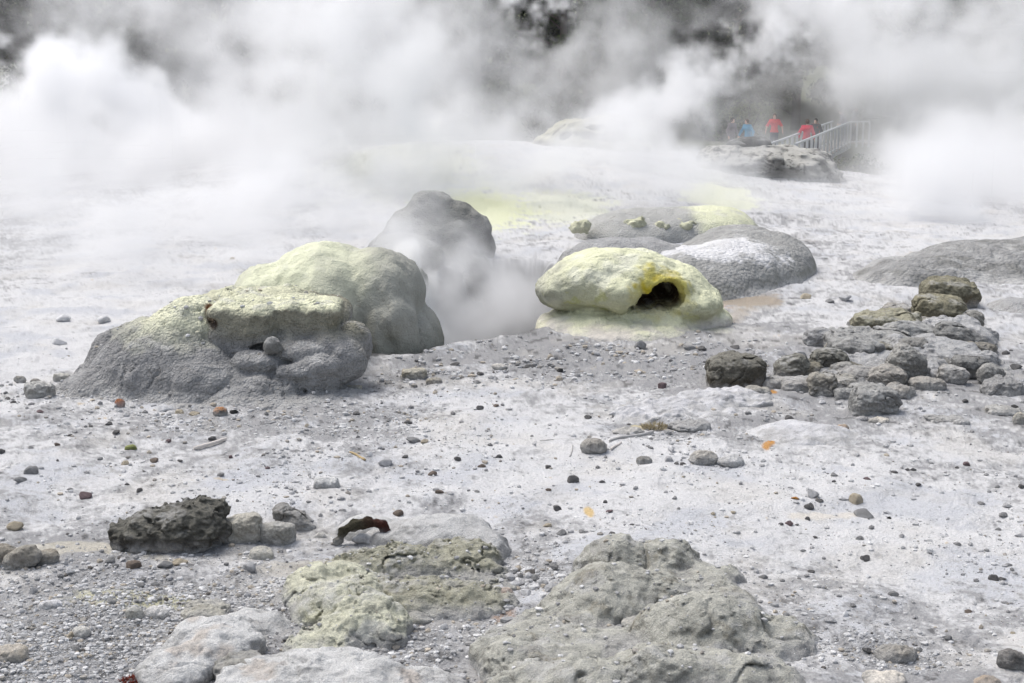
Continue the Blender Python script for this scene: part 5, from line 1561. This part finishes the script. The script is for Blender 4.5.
steam('far_steam', (-34, 28, -2), (34, 82, 10.5), .18, FAR, steam_mat('far_steam', .85), [(.14, 4.0, 2), (.40, 6.0, 6), (1.2, 2.6, 5), (3.2, .7, 3)], ((.30, 8, .72, 3.0), .36, .64, 1.35, -.8),
      'white steam billowing across the terrace before the dark wood')
NEAR = [
    B(470, 325, 26, 75, 45, 3.0, .34), B(440, 300, 26, 50, 50, 2.5, .3), B(505, 320, 27, 60, 45, 2.5, .34), B(408, 275, 24.5, 13, 34, .7, 3.2, .7), B(416, 310, 24.2, 16, 34, .8, 3.0, .65), B(432, 335, 23.8, 18, 26, .8, 1.8, .6), B(432, 290, 25, 9, 18, .5, 2.0, .6), B(440, 345, 23.5, 44, 30, 1.2, .8), B(410, 335, 23, 30, 40, 1.0, .6),
    B(480, 275, 29, 70, 45, 2, .34), B(475, 245, 28.5, 40, 36, 1.0, .4), B(425, 225, 28, 44, 60, 1.6, .2), B(400, 185, 30, 60, 50, 2, .22), B(440, 265, 26.5, 40, 40, 1.4, .35), B(400, 245, 27, 60, 45, 2, .18), B(350, 230, 27, 90, 40, 2, .2), B(300, 225, 29, 110, 36, 2, .18), B(545, 310, 26.5, 44, 38, 2, .36), B(520, 285, 28, 60, 40, 2.2, .5), B(400, 255, 26, 34, 40, 1.2, .5, .4),
]
steam('crater_steam', (-7.5, 19.8, -1.9), (3.5, 33, 3.4), .07, NEAR, steam_mat('crater_steam', 1.5), [(.7, .7, 2), (1.8, .7, 5), (5, .22, 4)], ((1.2, 7, .68, 9.0), .35, .65, 1.3, -.6),
      'grey white steam welling out of the crater between the mounds')

# ------------------------------------------------------------------ light, camera, render
w = bpy.data.worlds.new('World'); S.world = w; w.use_nodes = True
nt = w.node_tree
sky = nt.nodes.new('ShaderNodeTexSky'); sky.sky_type = 'NISHITA'; sky.sun_disc = False
EL, AZ = math.radians(60), math.radians(-50)      # azimuth from +Y towards +X
sky.sun_elevation = EL; sky.sun_rotation = AZ
sky.air_density = 1.0; sky.dust_density = 4.0; sky.ozone_density = .6
hs = nt.nodes.new('ShaderNodeHueSaturation'); hs.inputs['Saturation'].default_value = .55      # overcast: a greyer dome
nt.links.new(sky.outputs['Color'], hs.inputs['Color']); nt.links.new(hs.outputs['Color'], nt.nodes['Background'].inputs['Color'])
nt.nodes['Background'].inputs['Strength'].default_value = .13
ld = bpy.data.lights.new('sun', 'SUN'); ld.energy = 1.1; ld.angle = math.radians(35); ld.color = (1.0, .97, .92)
lo_ = bpy.data.objects.new('sun', ld); COL.objects.link(lo_)
from mathutils import Vector
sd_ = Vector((math.sin(AZ) * math.cos(EL), math.cos(AZ) * math.cos(EL), math.sin(EL)))
lo_.rotation_euler = (-sd_).to_track_quat('-Z', 'Y').to_euler()
lo_.location = (0, 0, 40)

cd = bpy.data.cameras.new('camera'); cd.sensor_width = 36; cd.lens = 36 * F / 1024; cd.clip_start = .1; cd.clip_end = 5000
co = bpy.data.objects.new('camera', cd); COL.objects.link(co)
co.location = (0, 0, HC); co.rotation_euler = (math.pi / 2 - TH, 0, 0)
S.camera = co

S.view_settings.view_transform = 'Standard'; S.view_settings.look = 'None'; S.view_settings.gamma = 1.0
S.view_settings.exposure = 0.58
cy = S.cycles
cy.use_denoising = True
cy.use_adaptive_sampling = True; cy.adaptive_threshold = .02
cy.diffuse_bounces = 3; cy.glossy_bounces = 2; cy.transmission_bounces = 2; cy.transparent_max_bounces = 8; cy.volume_bounces = 24; cy.max_bounces = 24
cy.volume_step_rate = 3.0; cy.volume_max_steps = 256
